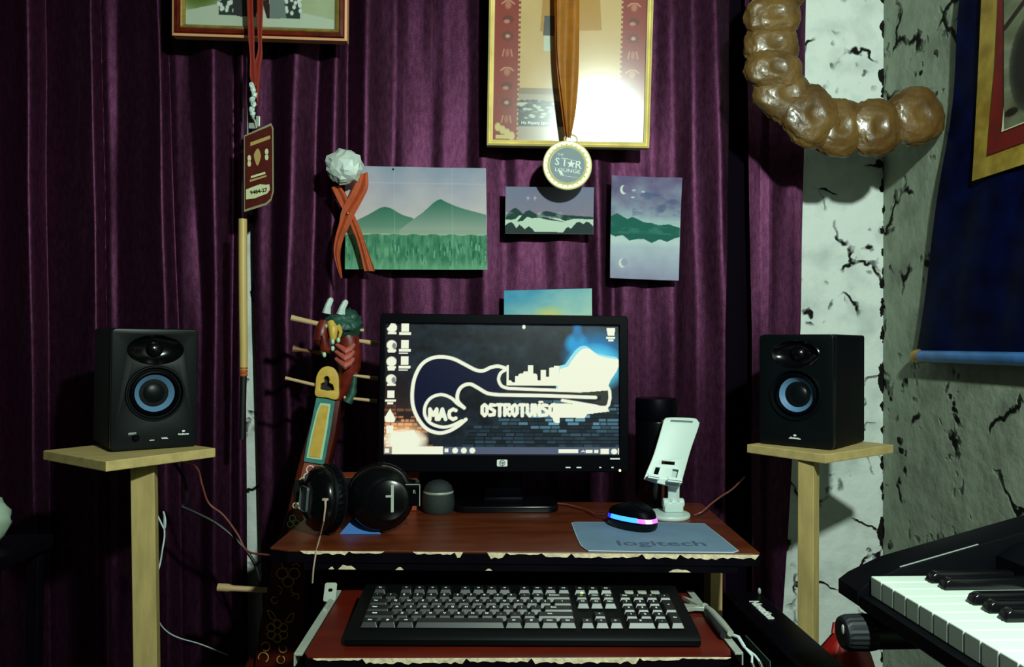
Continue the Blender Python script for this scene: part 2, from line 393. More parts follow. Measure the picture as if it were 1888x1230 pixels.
# the corner post of the room stands where the crack runs; local x = 0 at the corner for the crack material
bm = NB(); box(bm, (-1.3, .04, 1.25), (2.6, .08, 2.5)); wb = obj('wall_back', bm, M['wall_white'], keep=True); wb.location = (XW, YW, 0); tag(wb, kind='structure')
bm = NB(); box(bm, (.04, -.95, 1.25), (.08, 2.06, 2.5)); wr = obj('wall_right', bm, M['wall_grey'], keep=True); wr.location = (XW, YW, 0); tag(wr, kind='structure')
bm = NB(); box(bm, (-.36, .4, -.04), (2.7, 2.96, .08)); fl = obj('floor', bm, M['floor'], keep=True); tag(fl, kind='structure')

# ================================================================== CURTAINS
CY = 1.70
def curtain(name, folds, label, edge_l, edge_r, ybase, smooth_n=3):
    """folds: list of (steepness, (a,b,c) at y=0, at y=600, at y=1230); a..b comes forward, b..c goes back"""
    rows = 90; cols = 520; zt, zb = 1.95, .015
    zs = np.linspace(zt, zb, rows); V = []
    for r_, z in enumerate(zs):
        py = 632 - (z - CAMZ) / 1.66 * F
        def mix(t):
            pyc = min(max(py, -150), 1230)
            if pyc < 600: k = pyc / 600; return t[0] * (1 - k) + t[1] * k
            k = (pyc - 600) / 630; return t[1] * (1 - k) + t[2] * k
        xs = []; ds = []
        def wx(px, d=0.0): return P(px, min(max(py, -200), 1300), ybase - d).x
        for i, (s, A, B, C) in enumerate(folds):
            pa, pb, pc = [mix((A[k], B[k], C[k])) for k in range(3)]
            tgt = max((.28 - wx(pb)) / 1.7, 0) + .22
            h = (min(1.2 * tgt * (wx(pc) - wx(pb)), .075) if s > 1.2 else min(.5 * s * (wx(pb) - wx(pa)), .03))
            if s > 1.2: h = max(h, min(.8 * (wx(pb) - wx(pa)), .03))
            steep = s > 1.2
            pts = [(pa, 0), (pa + (pb - pa) * .25, h * .2), (pb - (pb - pa) * .1, h * .93), (pb + (pc - pb) * .08, h), (pc - (pc - pb) * .12, h * .10), (pc, 0)]
            if i == 0: pts = pts
            for q, d in pts:
                if i > 0 and q == pa: continue
                x = wx(q, d)
                if xs and x < xs[-1] + .0012: x = xs[-1] + .0012
                xs.append(x); ds.append(d)
        el, er = wx(mix(edge_l)), wx(mix(edge_r)); X = np.linspace(el, er, cols); D = np.interp(X, xs, ds)
        k = np.ones(smooth_n * 2 + 1); k /= k.sum(); D = np.convolve(np.pad(D, smooth_n, 'edge'), k, 'valid')
        wob = np.array([mnoise.noise(Vector((x * 7, z * 2.2, 3))) * .008 + mnoise.noise(Vector((x * 26, z * 4, 9))) * .004 for x in X[::4]]); wob = np.interp(X, X[::4], wob)
        V.append(np.stack([X, ybase - D - wob, np.full(cols, z)], 1))
    V = np.array(V).reshape(-1, 3); o0 = np.array([V[:, 0].mean(), ybase, 0])
    me = bpy.data.meshes.new(name); me.vertices.add(len(V)); me.vertices.foreach_set('co', (V - o0).astype('f').ravel())
    i = (np.arange(rows - 1)[:, None] * cols + np.arange(cols - 1)[None, :]).ravel(); q = np.stack([i + cols, i + cols + 1, i + 1, i], 1).astype('i')
    me.loops.add(q.size); me.loops.foreach_set('vertex_index', q.ravel()); me.polygons.add(len(q)); me.polygons.foreach_set('loop_start', np.arange(0, q.size, 4, dtype='i'))
    me.polygons.foreach_set('use_smooth', np.ones(len(q), dtype=bool)); me.update(calc_edges=True); me.materials.append(M['curtain'])
    o = link(name, me); o.location = o0; so = o.modifiers.new('solid', 'SOLIDIFY'); so.thickness = .002; so.offset = 1
    tag(o, label, 'curtain', 'purple curtains across the back wall'); return o
left_folds = [
 (1.5, (-110, -45, -10), (-110, -45, -10), (-110, -45, -10)),
 (1.7, (-10, 48, 84), (-10, 58, 90), (-10, 66, 92)),
 (1.9, (84, 168, 184), (90, 178, 194), (92, 180, 200)),
 (.9, (184, 194, 216), (194, 203, 218), (200, 206, 222)),
 (2.0, (216, 292, 306), (218, 304, 328), (222, 308, 335)),
 (.9, (306, 318, 345), (328, 336, 374), (335, 342, 372)),
 (1.9, (345, 390, 434), (374, 394, 428), (372, 392, 428)),
 (1.3, (434, 448, 462), (428, 440, 455), (428, 448, 461))]
right_folds = [
 (.8, (456, 470, 505), (468, 478, 505), (486, 492, 508)),
 (1.9, (505, 546, 592), (505, 524, 575), (508, 540, 580)),
 (1.6, (592, 622, 643), (575, 606, 640), (580, 610, 650)),
 (1.7, (643, 674, 730), (640, 664, 722), (650, 670, 720)),
 (.5, (730, 745, 800), (722, 740, 795), (720, 740, 790)),
 (.5, (800, 820, 862), (795, 812, 860), (790, 812, 862)),
 (.7, (862, 885, 930), (860, 892, 930), (862, 892, 935)),
 (.4, (930, 955, 1000), (930, 955, 1005), (935, 955, 1005)),
 (.5, (1000, 1020, 1070), (1005, 1030, 1080), (1005, 1030, 1080)),
 (1.0, (1070, 1095, 1125), (1080, 1108, 1130), (1080, 1108, 1130)),
 (.5, (1125, 1150, 1205), (1130, 1150, 1195), (1130, 1150, 1190)),
 (.7, (1205, 1238, 1275), (1195, 1242, 1285), (1190, 1240, 1280)),
 (2.2, (1275, 1322, 1343), (1285, 1338, 1362), (1280, 1330, 1350)),
 (1.7, (1343, 1375, 1400), (1362, 1384, 1402), (1350, 1380, 1400)),
 (.5, (1400, 1420, 1484), (1402, 1418, 1474), (1400, 1410, 1440))]
cl = curtain('curtain', left_folds, 'purple curtain in deep dark folds behind the left speaker, left of the wall gap', (-110, -110, -110), (459, 453, 459), 1.715)
cr_ = curtain('curtain', right_folds[:-2], 'wide purple curtain behind the monitor, carrying the paintings and the frames', (462, 470, 488), (1343, 1330, 1330), 1.725)
cr2 = curtain('curtain', right_folds[-1:], 'narrow purple curtain strip beside the bare white wall, behind the right speaker', (1374, 1386, 1384), (1484, 1474, 1438), 1.70)
bm = NB(); t = bmesh.new(); rows = []  # added near-black strip; its colour imitates shade in the gap between panels
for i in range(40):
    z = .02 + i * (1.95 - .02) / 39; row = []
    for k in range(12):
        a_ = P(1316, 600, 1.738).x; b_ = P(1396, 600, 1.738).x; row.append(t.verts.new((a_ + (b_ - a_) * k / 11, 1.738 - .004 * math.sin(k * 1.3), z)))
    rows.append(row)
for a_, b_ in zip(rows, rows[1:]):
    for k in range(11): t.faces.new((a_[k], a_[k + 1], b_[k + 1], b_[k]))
bmesh.ops.solidify(t, geom=t.faces[:], thickness=.002); merge(bm, t); dl = obj('curtain_shade_strip', bm, M['shade_band'], smooth=True); tag(dl, 'almost black added strip imitating shade between the wide curtain and the narrow curtain strip', 'curtain')

# ================================================================== THINGS ON THE CURTAIN
def ring_frame(bm, outer, rings):
    """outer: 4 world corners TL TR BR BL on the wall plane; rings: (inset, forward, material) steps towards the middle"""
    TL, TR, BR, BL = [Vector(c) for c in outer]; ux = (TR - TL).normalized(); uz = (TL - BL).normalized(); n = ux.cross(uz)
    if n.y > 0: n = -n
    def loop(ins, fw):
        return [TL + ux * ins - uz * ins + n * fw, TR - ux * ins - uz * ins + n * fw, BR - ux * ins + uz * ins + n * fw, BL + ux * ins + uz * ins + n * fw]
    t = bmesh.new(); L = [[t.verts.new(p) for p in loop(i, f)] for i, f, _ in rings]
    for a, b, (_, _, mi) in zip(L, L[1:], rings[1:]):
        for k in range(4):
            f = t.faces.new((a[k], a[(k + 1) % 4], b[(k + 1) % 4], b[k])); f.material_index = mi
    merge(bm, t, None, None); return loop, n
# ---- left picture
FY = 1.61
c = [P(318, 62, FY), P(641, 75, FY)]; ux = (c[1] - c[0]).normalized(); uz = Vector((-ux.z, 0, ux.x))
BL, BR = P(318.5, 66.5, FY), P(640, 77, FY); ux = (BR - BL).normalized(); uz = Vector((0, -.04, 1)).normalized(); uz = (uz - ux * uz.dot(ux)).normalized()
H_ = .27; TL, TR = BL + uz * H_, BR + uz * H_
root = thing('picture_frame', 'mahogany and gold framed photograph with a red lanyard hanging across it', 'picture', (BL + BR) / 2)
bm = NB(); loop, n_ = ring_frame(bm, [TL, TR, BR, BL], [(0, -.018, 0), (0, .004, 0), (.0045, .006, 0)]); obj('outer_moulding', bm, [M['pale_edge']], root)
bm = NB(); ring_frame(bm, [TL, TR, BR, BL], [(.0045, .0035, 0), (.007, .009, 0), (.013, .010, 0), (.0165, .005, 0)]); obj('main_moulding', bm, [M['mahog']], root)
bm = NB(); ring_frame(bm, [TL, TR, BR, BL], [(.0165, .004, 0), (.018, .0065, 0), (.021, .0055, 0), (.0255, 0, 0), (.0255, -.004, 0)]); obj('inner_moulding', bm, [M['gold_dark']], root)
bm = NB(); L0 = loop(.002, -.018); L1 = loop(.002, -.008); prism(bm, L0, L1); obj('backing_board', bm, M['black_matte'], root)
Cv = Canvas(240, -460, 1300, 200, 260, 160); Cv.a[:] = (176, 186, 150)
Cv.a[:] += (vnoise(160, 260, 8, 12, 3)[..., None] - .5) * 26
Cv.blob(330, -60, 200, 180, (86, 110, 40), .6, 2.2); Cv.blob(330, -260, 260, 200, (70, 96, 40), .6, 2); Cv.blob(1150, -300, 260, 240, (120, 140, 90), .6, 2)
Cv.poly([(240, 110), (480, 60), (700, 95), (1000, 90), (1290, 140), (1290, 200), (240, 200)], (196, 206, 186))
for x0, y0, x1, y1 in ((470, -160, 580, 130), (905, -160, 1050, 140)):
    Cv.rect(x0, y0, x1, y1, (42, 58, 50)); rr = np.random.default_rng(int(x0))
    for _ in range(46): Cv.blob(rr.uniform(x0, x1), rr.uniform(y0, y1 - 20), 14, 16, (226, 232, 224), .5, 3)
Cv.poly([(620, -260), (700, -260), (706, 135), (622, 138)], (34, 20, 24)); Cv.poly([(560, -120), (640, -120), (640, 140), (575, 130)], (52, 50, 56))
Cv.poly([(700, -240), (800, -240), (838, 140), (812, 146), (770, 20), (730, 140), (702, 140)], (30, 26, 28)); Cv.poly([(840, -250), (900, -250), (950, 140), (830, 145)], (120, 132, 128))
Cv.blob(795, 12, 26, 18, (230, 225, 210), .4, 3); Cv.blob(660, -300, 60, 60, (150, 110, 90), .4, 3); Cv.blob(770, -290, 60, 60, (150, 110, 90), .4, 3)
sheet('picture', loop(.0255, -.003), Cv.a, M['print'], root)
bm = NB(); q0 = loop(.024, -.0008); q1 = loop(.024, .0004); prism(bm, q0, q1); obj('glass_pane', bm, M['glass'], root)

# ---- right picture
TLp, TRp = P(902, 10, 1.60), P(1202.5, 10, 1.60); BL, BR = P(897.5, 268.5, 1.652), P(1196, 274, 1.640)
ux = (BR - BL).normalized(); uz = Vector((0, -.075, 1)).normalized(); uz = (uz - ux * uz.dot(ux)).normalized(); wleft = (TLp - BL); lean = (TLp.x - BL.x) / (TLp.z - BL.z)
uz = (uz + ux * (lean * .6)).normalized(); H_ = .48; TL, TR = BL + uz * H_, BR + uz * H_
root = thing('picture_frame', 'tall pale gold framed poster with lamp glare, an orange medal ribbon hanging over it', 'picture', (BL + BR) / 2)
bm = NB(); loop, n_ = ring_frame(bm, [TL, TR, BR, BL], [(0, -.022, 0), (0, .006, 0), (.0035, .009, 0), (.006, .004, 0), (.008, .007, 0), (.0125, .0045, 0), (.0125, -.004, 0)]); obj('moulding', bm, [M['gold']], root)
bm = NB(); prism(bm, loop(.002, -.022), loop(.002, -.01)); obj('backing_board', bm, M['black_matte'], root)
Cv = Canvas(228, -840, 1335, 1060, 340, 560); Cv.a[:] = (214, 178, 120); Cv.a[:] += (vnoise(560, 340, 8, 5, 5)[..., None] - .5) * 14
for x0, x1 in ((228, 420), (1150, 1335)): Cv.rect(x0, -840, x1, 1060, (150, 52, 40))
for i, y in enumerate(range(-760, 960, 148)):
    for cx in (325, 1243):
        k = i % 4
        if k == 0: Cv.line([(cx - 45, y + 10), (cx - 20, y - 15), (cx + 20, y - 15), (cx + 45, y + 10)], 12, (206, 150, 120)); Cv.blob(cx, y + 20, 28, 44, (190, 120, 96), .6, 2)
        elif k == 1: Cv.blob(cx, y, 46, 40, (112, 44, 38), .5, 3); Cv.blob(cx - 8, y + 18, 26, 20, (196, 130, 108), .5, 3)
        elif k == 2:
            for a in range(8): Cv.blob(cx + 34 * math.cos(a * .785), y + 34 * math.sin(a * .785), 14, 14, (110, 56, 50), .5, 3)
            Cv.blob(cx, y, 18, 18, (208, 160, 130), .5, 3)
        else: Cv.line([(cx - 35, y + 30), (cx - 25, y - 30)], 10, (200, 140, 112)); Cv.line([(cx + 35, y + 30), (cx + 25, y - 30)], 10, (200, 140, 112)); Cv.blob(cx, y, 16, 40, (180, 104, 84), .5, 3)
for y in range(-820, 1040, 44): Cv.rect(404, y, 418, y + 22, (214, 170, 120)); Cv.rect(1152, y, 1164, y + 22, (214, 170, 120))
Cv.poly([(600, -700), (960, -700), (1010, 60), (560, 80)], (190, 140, 60)); Cv.blob(780, -560, 110, 140, (180, 130, 96), .4, 3); Cv.poly([(590, -60), (668, -60), (665, 118), (582, 118)], (84, 84, 78)); Cv.rect(590, 118, 650, 252, (206, 214, 190))
Cv.rect(412, 585, 1150, 640, (140, 118, 86)); Cv.rect(412, 640, 1150, 1050, (172, 150, 130))
rr = np.random.default_rng(11)
Cv.rect(412, 700, 1150, 930, (60, 66, 66))
for _ in range(150): Cv.blob(rr.uniform(412, 1150), rr.uniform(700, 870), rr.uniform(10, 40), rr.uniform(8, 18), [(200, 200, 180), (40, 44, 48), (90, 100, 104)][rr.integers(3)], .5, 2)
Cv.rect(412, 884, 1150, 926, (26, 40, 60))
for k in range(4):
    Cv.blob(265 + k * 34, 940 + k * 26, 26, 44, (220, 200, 130), .5, 3); Cv.blob(1300 - k * 34, 940 + k * 26, 26, 44, (220, 200, 130), .5, 3)
Cv.rect(250, 1010, 380, 1045, (220, 200, 130))
sheet('poster', loop(.0125, -.003), Cv.a, M['print'], root)
pw = loop(.0125, -.0022); dx_ = (pw[1] - pw[0]); dz_ = (pw[0] - pw[3]); yax = n_
Mt = axes(pw[3] + dx_ * .30 + dz_ * .085, dx_.normalized(), dz_.normalized(), n_)
bm = NB(); text(bm, 'His Majesty Jigme Kh', .0092, Mt, ext=.0002, bold=.0002, align='CENTER', sx=.95); obj('caption', bm, M['white_ink'], root)
bm = NB(); prism(bm, loop(.011, -.0005), loop(.011, .0007)); obj('glass_pane', bm, M['glass'], root)

# ---- paintings on paper
def fr(c, x, y): return c
def paper(label, corners, Yp, img, curl):
    q = [P(x, y, Yp) for x, y in corners]
    rel = lambda u, v: -.002 - .004 * curl * (np.abs(u - .5) * 2) ** 3 * (np.abs(v - .5) * 2) ** 2 - .0008 * np.sin(u * 17 + v * 5) * curl
    o = sheet('painting', q, img, M['paper'], None, rel, .86); tag(o, label, 'painting', 'watercolour paintings pinned to the curtain'); so = o.modifiers.new('s', 'SOLIDIFY'); so.thickness = .0006; so.offset = -1; return o
PAPY = 1.674
# A: green mountains over a forest (canvas uses crop coordinates)
nx, ny = 270, 196; Cv = Canvas(310, 230, 1388, 1016, nx, ny); Y = (Cv.Y - 230) / 786; n1 = vnoise(ny, nx, 4, 5, 1); n2 = vnoise(ny, nx, 10, 60, 2)
top = np.array((158, 166, 190.)); mid = np.array((190, 184, 200.)); low = np.array((216, 204, 208.))
t = np.clip(Y / .45 + (n1 - .5) * .7, 0, 1)[..., None]; Cv.a = np.where(t < .5, top * (1 - 2 * t) + mid * 2 * t, mid * (2 - 2 * t) + low * (2 * t - 1))
def mountain(C, pts, c1, c2, fade):
    m = C.poly(pts); ymin = min(p[1] for p in pts); k = np.clip((C.Y - ymin) / fade, 0, 1)[..., None]; C.a = C.a * (1 - m[..., None]) + (np.array(c1, float) * (1 - k) + np.array(c2, float) * k) * m[..., None]
mountain(Cv, cat([(310, 690), (420, 632), (500, 590), (575, 548), (618, 539), (665, 552), (740, 595), (830, 626), (900, 700)], 5) + [(900, 740), (310, 740)], (62, 122, 100), (140, 172, 152), 230)
mountain(Cv, cat([(720, 715), (830, 628), (910, 568), (985, 500), (1035, 475), (1085, 498), (1180, 535), (1280, 562), (1388, 590)], 5) + [(1388, 740), (720, 740)], (58, 118, 98), (196, 196, 190), 290)
Cv.put(np.clip((Cv.Y - 690) / 30, 0, 1) * .55 * (Cv.Y < 760), (150, 176, 150))
f = ((Cv.Y > 748 + 6 * np.sin(Cv.X / 23)) * 1.0); g = n2 * .7 + .3 * vnoise(ny, nx, 3, 8, 9); k = np.clip((g - .3) * 2.2, 0, 1)[..., None]; k2 = np.clip((Cv.Y - 930) / 80, 0, 1)[..., None]
fc = np.array((58, 124, 94.)) * (1 - k) + np.array((116, 176, 140.)) * k; fc = fc * (1 - k2 * .5) + np.array((150, 208, 170.)) * k2 * .5; Cv.a = Cv.a * (1 - f[..., None]) + fc * f[..., None]
rr = np.random.default_rng(4)
for _ in range(70): x = rr.uniform(320, 1380); y = rr.uniform(790, 960); Cv.line([(x, y), (x + rr.uniform(-3, 3), y + rr.uniform(20, 55))], rr.uniform(5, 10), [(46, 108, 80), (128, 186, 150)][rr.integers(2)])
for x in (684, 1125): Cv.put(np.clip(1 - np.abs(Cv.X - x) / 5, 0, 1) * .3, (230, 230, 235))
for y in (350,): Cv.put(np.clip(1 - np.abs(Cv.Y - y - 4) / 6, 0, 1) * .35, (225, 225, 235))
Cv.blob(676, 250, 8, 10, (30, 40, 40), .3, 4)
paper('large watercolour of two green mountains above a forest, partly behind the orange ribbon', [(636, 306), (896, 311), (898.5, 498), (636.5, 497)], PAPY, Cv.a, 1.0)
# B: small night mountains
nx, ny = 180, 100; Cv = Canvas(112, 334, 686, 642, nx, ny); n1 = vnoise(ny, nx, 4, 7, 21); Cv.a[:] = (134, 128, 156); t = np.clip((Cv.Y - 334) / 210 + (n1 - .5) * .8, 0, 1)[..., None]; Cv.a = np.array((130, 134, 164.)) * (1 - t) + np.array((150, 138, 158.)) * t
W_ = (214, 232, 214)
Cv.poly([(112, 545), (220, 520), (330, 530), (520, 545), (686, 528), (686, 642), (112, 642)], W_)
for p in ([(112, 550), (130, 505), (160, 480), (178, 472), (200, 486), (232, 520), (200, 522), (180, 545), (150, 552)], [(190, 562), (225, 515), (250, 492), (270, 488), (300, 505), (335, 525), (400, 538), (505, 565), (380, 548), (330, 536), (285, 540), (255, 530), (225, 560)], [(330, 522), (352, 500), (375, 490), (420, 500), (490, 516), (686, 528), (686, 545), (560, 540), (500, 556), (440, 530), (380, 524)]): Cv.poly(p, (44, 74, 72))
Cv.put(np.clip((n1 - .52) * 6, 0, 1) * ((Cv.Y > 500) & (Cv.Y < 545)) * .4, W_)
Cv.poly([(112, 590), (130, 575), (150, 566), (165, 575), (185, 606), (205, 582), (218, 592), (240, 612), (265, 592), (285, 606), (305, 628), (490, 630), (510, 600), (522, 594), (540, 606), (575, 565), (595, 560), (620, 575), (640, 558), (660, 565), (686, 592), (686, 642), (112, 642)], (52, 66, 66))
for x in (258, 303): Cv.line([(x - 10, 408), (x + 10, 408)], 5, (205, 205, 225)); Cv.line([(x, 396), (x, 420)], 5, (205, 205, 225))
paper('small watercolour of snowy mountains at dusk, directly under the medal', [(932, 344.5), (1095, 346), (1093.5, 432.5), (931, 431)], PAPY, Cv.a, .4)
# C: reflected mountains with two moons
nx, ny = 140, 206; Cv = Canvas(788, 262, 1255, 940, nx, ny); n1 = vnoise(ny, nx, 7, 4, 31); n2 = vnoise(ny, nx, 16, 5, 32)
t = np.clip((Cv.Y - 262) / 320 + (n1 - .5) * .9, 0, 1)[..., None]; Cv.a = np.array((112, 100, 140.)) * (1 - t) + np.array((166, 182, 196.)) * t
Cv.put(np.clip((n2 - .5) * 5, 0, 1) * (Cv.Y > 330) * (Cv.Y < 520) * (Cv.X > 930) * .7, (84, 98, 138))
t = np.clip((Cv.Y - 650) / 290, 0, 1)[..., None]; lo = (Cv.Y > 640)[..., None]; n3 = vnoise(ny, nx, 7, 4, 33)[..., None]
Cv.a = np.where(lo, np.array((200, 214, 222.)) * (1 - t) + np.array((164, 162, 192.)) * t + (n3 - .5) * 26, Cv.a)
Cv.put(np.clip(1 - np.abs(Cv.Y - 572) / 50, 0, 1) * .7, (196, 222, 214)); Cv.put(np.clip(1 - np.abs(Cv.Y - 690) / 40, 0, 1) * .6, (214, 232, 226))
Cv.poly([(788, 530), (830, 509), (862, 525), (900, 545), (932, 530), (970, 545), (1010, 562), (1060, 565), (1110, 580), (1178, 570), (1255, 592), (1255, 652), (1215, 664), (1170, 686), (1120, 672), (1065, 698), (1010, 672), (960, 676), (915, 688), (870, 652), (820, 664), (788, 650)], (38, 104, 92))
Cv.put(np.clip((vnoise(ny, nx, 24, 5, 35) - .5) * 5, 0, 1) * ((Cv.Y > 560) & (Cv.Y < 640)) * .35, (110, 160, 150))
for y in (352, 838):
    Cv.blob(870, y, 25, 31, (232, 240, 232), .25, 5); Cv.blob(884, y - 5, 23, 27, (124, 116, 150) if y < 500 else (172, 172, 200), .25, 5)
for x, y in ((938, 354), (932, 400), (1000, 362)): Cv.blob(x, y, 15, 8, (210, 206, 226), .6, 2)
paper('upright watercolour of green hills mirrored in a lake under a crescent moon', [(1127, 324.5), (1257, 328.5), (1250, 518), (1124, 513)], PAPY, Cv.a, 1.2)
# D: sky, mostly behind the monitor
nx, ny = 170, 130; Cv = Canvas(0, 0, 1.6, 1.2, nx, ny); n1 = vnoise(ny, nx, 5, 5, 41); t = np.clip(Cv.X * .45 + Cv.Y * .9 + (n1 - .5) * .5, 0, 1)[..., None]
Cv.a = np.array((66, 158, 206.)) * (1 - t) + np.array((190, 226, 214.)) * t; Cv.blob(.82, .5, .32, .22, (222, 226, 150), .8, 1.4); Cv.poly([(0, .8), (.3, .66), (.6, .74), (1, .6), (1.6, .8), (1.6, 1.2), (0, 1.2)], (90, 150, 120))
paper('bright turquoise sky watercolour standing out above the monitor, its lower part hidden', [(929, 536), (1091, 532), (1092, 650), (929, 650)], PAPY, Cv.a, .3)

# ---- medal on ribbon
MY = 1.605
cen = P(1046, 305, MY); medal = thing('medal', 'round pale gold medal lettered STAR LOUNGE on an orange ribbon', 'medal', cen)
Md = axes(cen, Vector((1, 0, 0)), Vector((0, 0, 1)), Vector((0, -1, 0))) @ Matrix.Rotation(R(-5), 4, 'Z')
s = MY / F
bm = NB(); lathe(bm, [(0, -.003), (44 * s, -.003), (46 * s, -.001), (46 * s, .002), (44.5 * s, .0032), (41 * s, .0022), (36 * s, .0022), (34.5 * s, .0034), (33 * s, .0022), (0, .0022)], Md, 64)
for k in range(26):
    a = 2 * math.pi * k / 26
    ell(bm, (39 * s * math.cos(a), 39 * s * math.sin(a), .0022), (2.6 * s, 1.6 * s, .0006), Md, 1, 1)
obj('medal_rim', bm, [M['medal_gold'], M['gold_dark']], medal, smooth=True)
bm = NB(); lathe(bm, [(0, .0026), (32.5 * s, .0026), (32.5 * s, .0020), (0, .0020)], Md, 48); obj('medal_face', bm, M['medal_blue'], medal)
bm = NB()
for ch, x, sz, dy in (('S', -19.5, 19, 4), ('T', -6, 21, 4), ('R', 20, 21, 2)): text(bm, ch, sz * s, Md @ Matrix.Translation((x * s, dy * s, .0027)), bold=.0003)
st = [(math.cos(R(90 + 36 * k)) * (8.5 if k % 2 == 0 else 3.6) * s + 6.5 * s, math.sin(R(90 + 36 * k)) * (8.5 if k % 2 == 0 else 3.6) * s + 2.5 * s) for k in range(10)]
prism(bm, [Md @ Vector((x, y, .0026)) for x, y in st], [Md @ Vector((x, y, .0031)) for x, y in st])
text(bm, 'LOUNGE', 9.5 * s, Md @ Matrix.Translation((1 * s, -10.5 * s, .0027)), bold=.0001, sx=1.25); text(bm, 'THE', 6 * s, Md @ Matrix.Translation((-15 * s, 18 * s, .0027)))
prism(bm, [Md @ Vector((x * s, y * s, .0026)) for x, y in ((-18, -9), (-10, -12), (-5, -20), (-12, -19))], [Md @ Vector((x * s, y * s, .003)) for x, y in ((-18, -9), (-10, -12), (-5, -20), (-12, -19))])
for y0, y1 in ((11, 10.4), (-20, -20.6)): prism(bm, [Md @ Vector((x * s, y * s, .0026)) for x, y in ((-12, y0), (22, y0 - 1), (22, y1 - 1), (-12, y1))], [Md @ Vector((x * s, y * s, .0029)) for x, y in ((-12, y0), (22, y0 - 1), (22, y1 - 1), (-12, y1))])
obj('medal_lettering', bm, M['white_ink'], medal)
bm = NB(); pts = [Md @ Vector((12 * s * math.cos(a) + 2 * s, 49 * s + 9 * s * math.sin(a), 0)) for a in np.linspace(0, 2 * math.pi, 20)]; tube(bm, pts, .0022, 8, caps=False); obj('hanging_loop', bm, M['medal_gold'], medal, smooth=True)
def strip(bm, left, right, Yf, mi=0, n=18, wave=.003, thick=.0008):
    """cloth band between two pixel edge lists, with soft lengthwise folds"""
    L = cat(left, 8); Rr = cat(right, 8); m = min(len(L), len(Rr)); t = bmesh.new(); rows = []
    for i in range(m):
        row = []
        for k in range(n + 1):
            u = k / n; x = L[i][0] * (1 - u) + Rr[i][0] * u; y = L[i][1] * (1 - u) + Rr[i][1] * u
            p = P(x, y, Yf(i / (m - 1)) if callable(Yf) else Yf); p.y -= wave * (math.sin(u * 9.5 + i * .07) * .5 + .5); row.append(t.verts.new(p))
        rows.append(row)
    for a, b in zip(rows, rows[1:]):
        for k in range(n): t.faces.new((a[k], a[k + 1], b[k + 1], b[k]))
    r = bmesh.ops.solidify(t, geom=t.faces[:], thickness=thick); merge(bm, t, None, mi)
bm = NB(); strip(bm, [(1022, -70), (1023, 40), (1026, 120), (1033, 190), (1041, 252)], [(1052, -70), (1051, 40), (1052, 120), (1052, 190), (1049, 254)], lambda u: 1.588 + .016 * u, wave=.004); obj('ribbon_back', bm, M['amber_rib'], medal, smooth=True)
bm = NB(); strip(bm, [(1026, -70), (1026, 40), (1028, 110), (1036, 180), (1045, 254)], [(1068, -70), (1068, 60), (1066, 150), (1061, 210), (1052, 256)], lambda u: 1.578 + .022 * u, wave=.006); obj('ribbon_front', bm, M['amber_rib'], medal, smooth=True)

# ---- foil rosette with orange ribbon
RY = 1.622
cen = P(635, 308, RY); ros = thing('foil_rosette', 'crumpled silver foil rosette with a crossed orange ribbon at the forest painting corner', 'rosette', cen)
bm = NB(); t = bmesh.new(); bmesh.ops.create_icosphere(t, subdivisions=5, radius=1)
for v in t.verts:
    q = v.co.normalized(); k = 1 + .10 * (abs(mnoise.noise(q * 2.4)) * 2 - .6) + .07 * mnoise.cell(q * 4.2) * .5 + .09 * abs(mnoise.noise(q * 5.5 + Vector((4, 2, 1))))
    v.co = Vector((q.x * k * .0385, q.y * k * .026, q.z * k * .036))
bmesh.ops.decimate if False else None
merge(bm, t, Matrix.Translation(cen + Vector((0, -.002, 0)))); o = obj('crumpled_foil', bm, M['foil'], ros)
de = o.modifiers.new('facets', 'DECIMATE'); de.ratio = .045
bm = NB()
strip(bm, [(611, 346), (619, 362), (630, 383), (640, 400), (650, 423), (660, 450), (672, 500)], [(627, 342), (640, 362), (647, 382), (656, 402), (666, 425), (676, 455), (692, 500)], 1.640, wave=.003)
obj('ribbon_tail', bm, M['orange'], ros, smooth=True)
bm = NB()
strip(bm, [(661, 322), (652, 345), (642, 366), (630, 390), (626, 410), (618, 440), (616, 470), (628, 514)], [(678, 318), (679, 345), (668, 370), (654, 396), (643, 420), (634, 440), (628, 470), (632, 512)], 1.633, wave=.003)
obj('ribbon_tail', bm, M['orange'], ros, smooth=True)
bm = NB(); ell(bm, P(641, 393, 1.627), (.0028, .002, .0028), None, 0, 2); obj('pin', bm, M['chrome'], ros, smooth=True)

# ---- lanyard with badge
LY = 1.575
lan = thing('lanyard_badge', 'maroon plastic badge on a red lanyard, half hidden by a curtain fold', 'badge', P(470, 300, LY + .01))
bm = NB(); strip(bm, [(452, -60), (456, 20), (458, 70), (461, 105), (461, 140), (466, 156)], [(466, -60), (467, 20), (469, 60), (470, 105), (475, 140), (474, 160)], LY, n=6, wave=.001); obj('strap', bm, M['red_rib'], lan, smooth=True)
bm = NB(); strip(bm, [(474, -60), (474, 20), (475, 60), (476, 90), (470, 120), (470, 158)], [(487, -60), (485, 20), (483, 70), (484, 100), (481, 125), (476, 200)], LY + .004, n=6, wave=.001); obj('strap', bm, M['red_rib'], lan, smooth=True)
bm = NB()
for k, (x, y) in enumerate([(464, 158), (467, 166), (469, 175), (465, 184), (468, 193), (464, 203), (466, 210)]): ell(bm, P(x, y, LY), (.0055, .005, .0062), None, 0, 2, .5, 60, k)
obj('beads', bm, M['white_plastic'], lan, smooth=False)
bm = NB(); o_ = P(474, 225, LY + .006); tube(bm, [P(463, 214, LY + .004), P(470, 222, LY), P(473, 236, LY + .004)], .002, 8); box(bm, P(476, 224, LY + .005), (.008, .005, .022), .0015); box(bm, P(466, 232, LY + .006), (.016, .003, .012), .001); obj('clip', bm, M['steel'], lan)
BYp = LY + .012
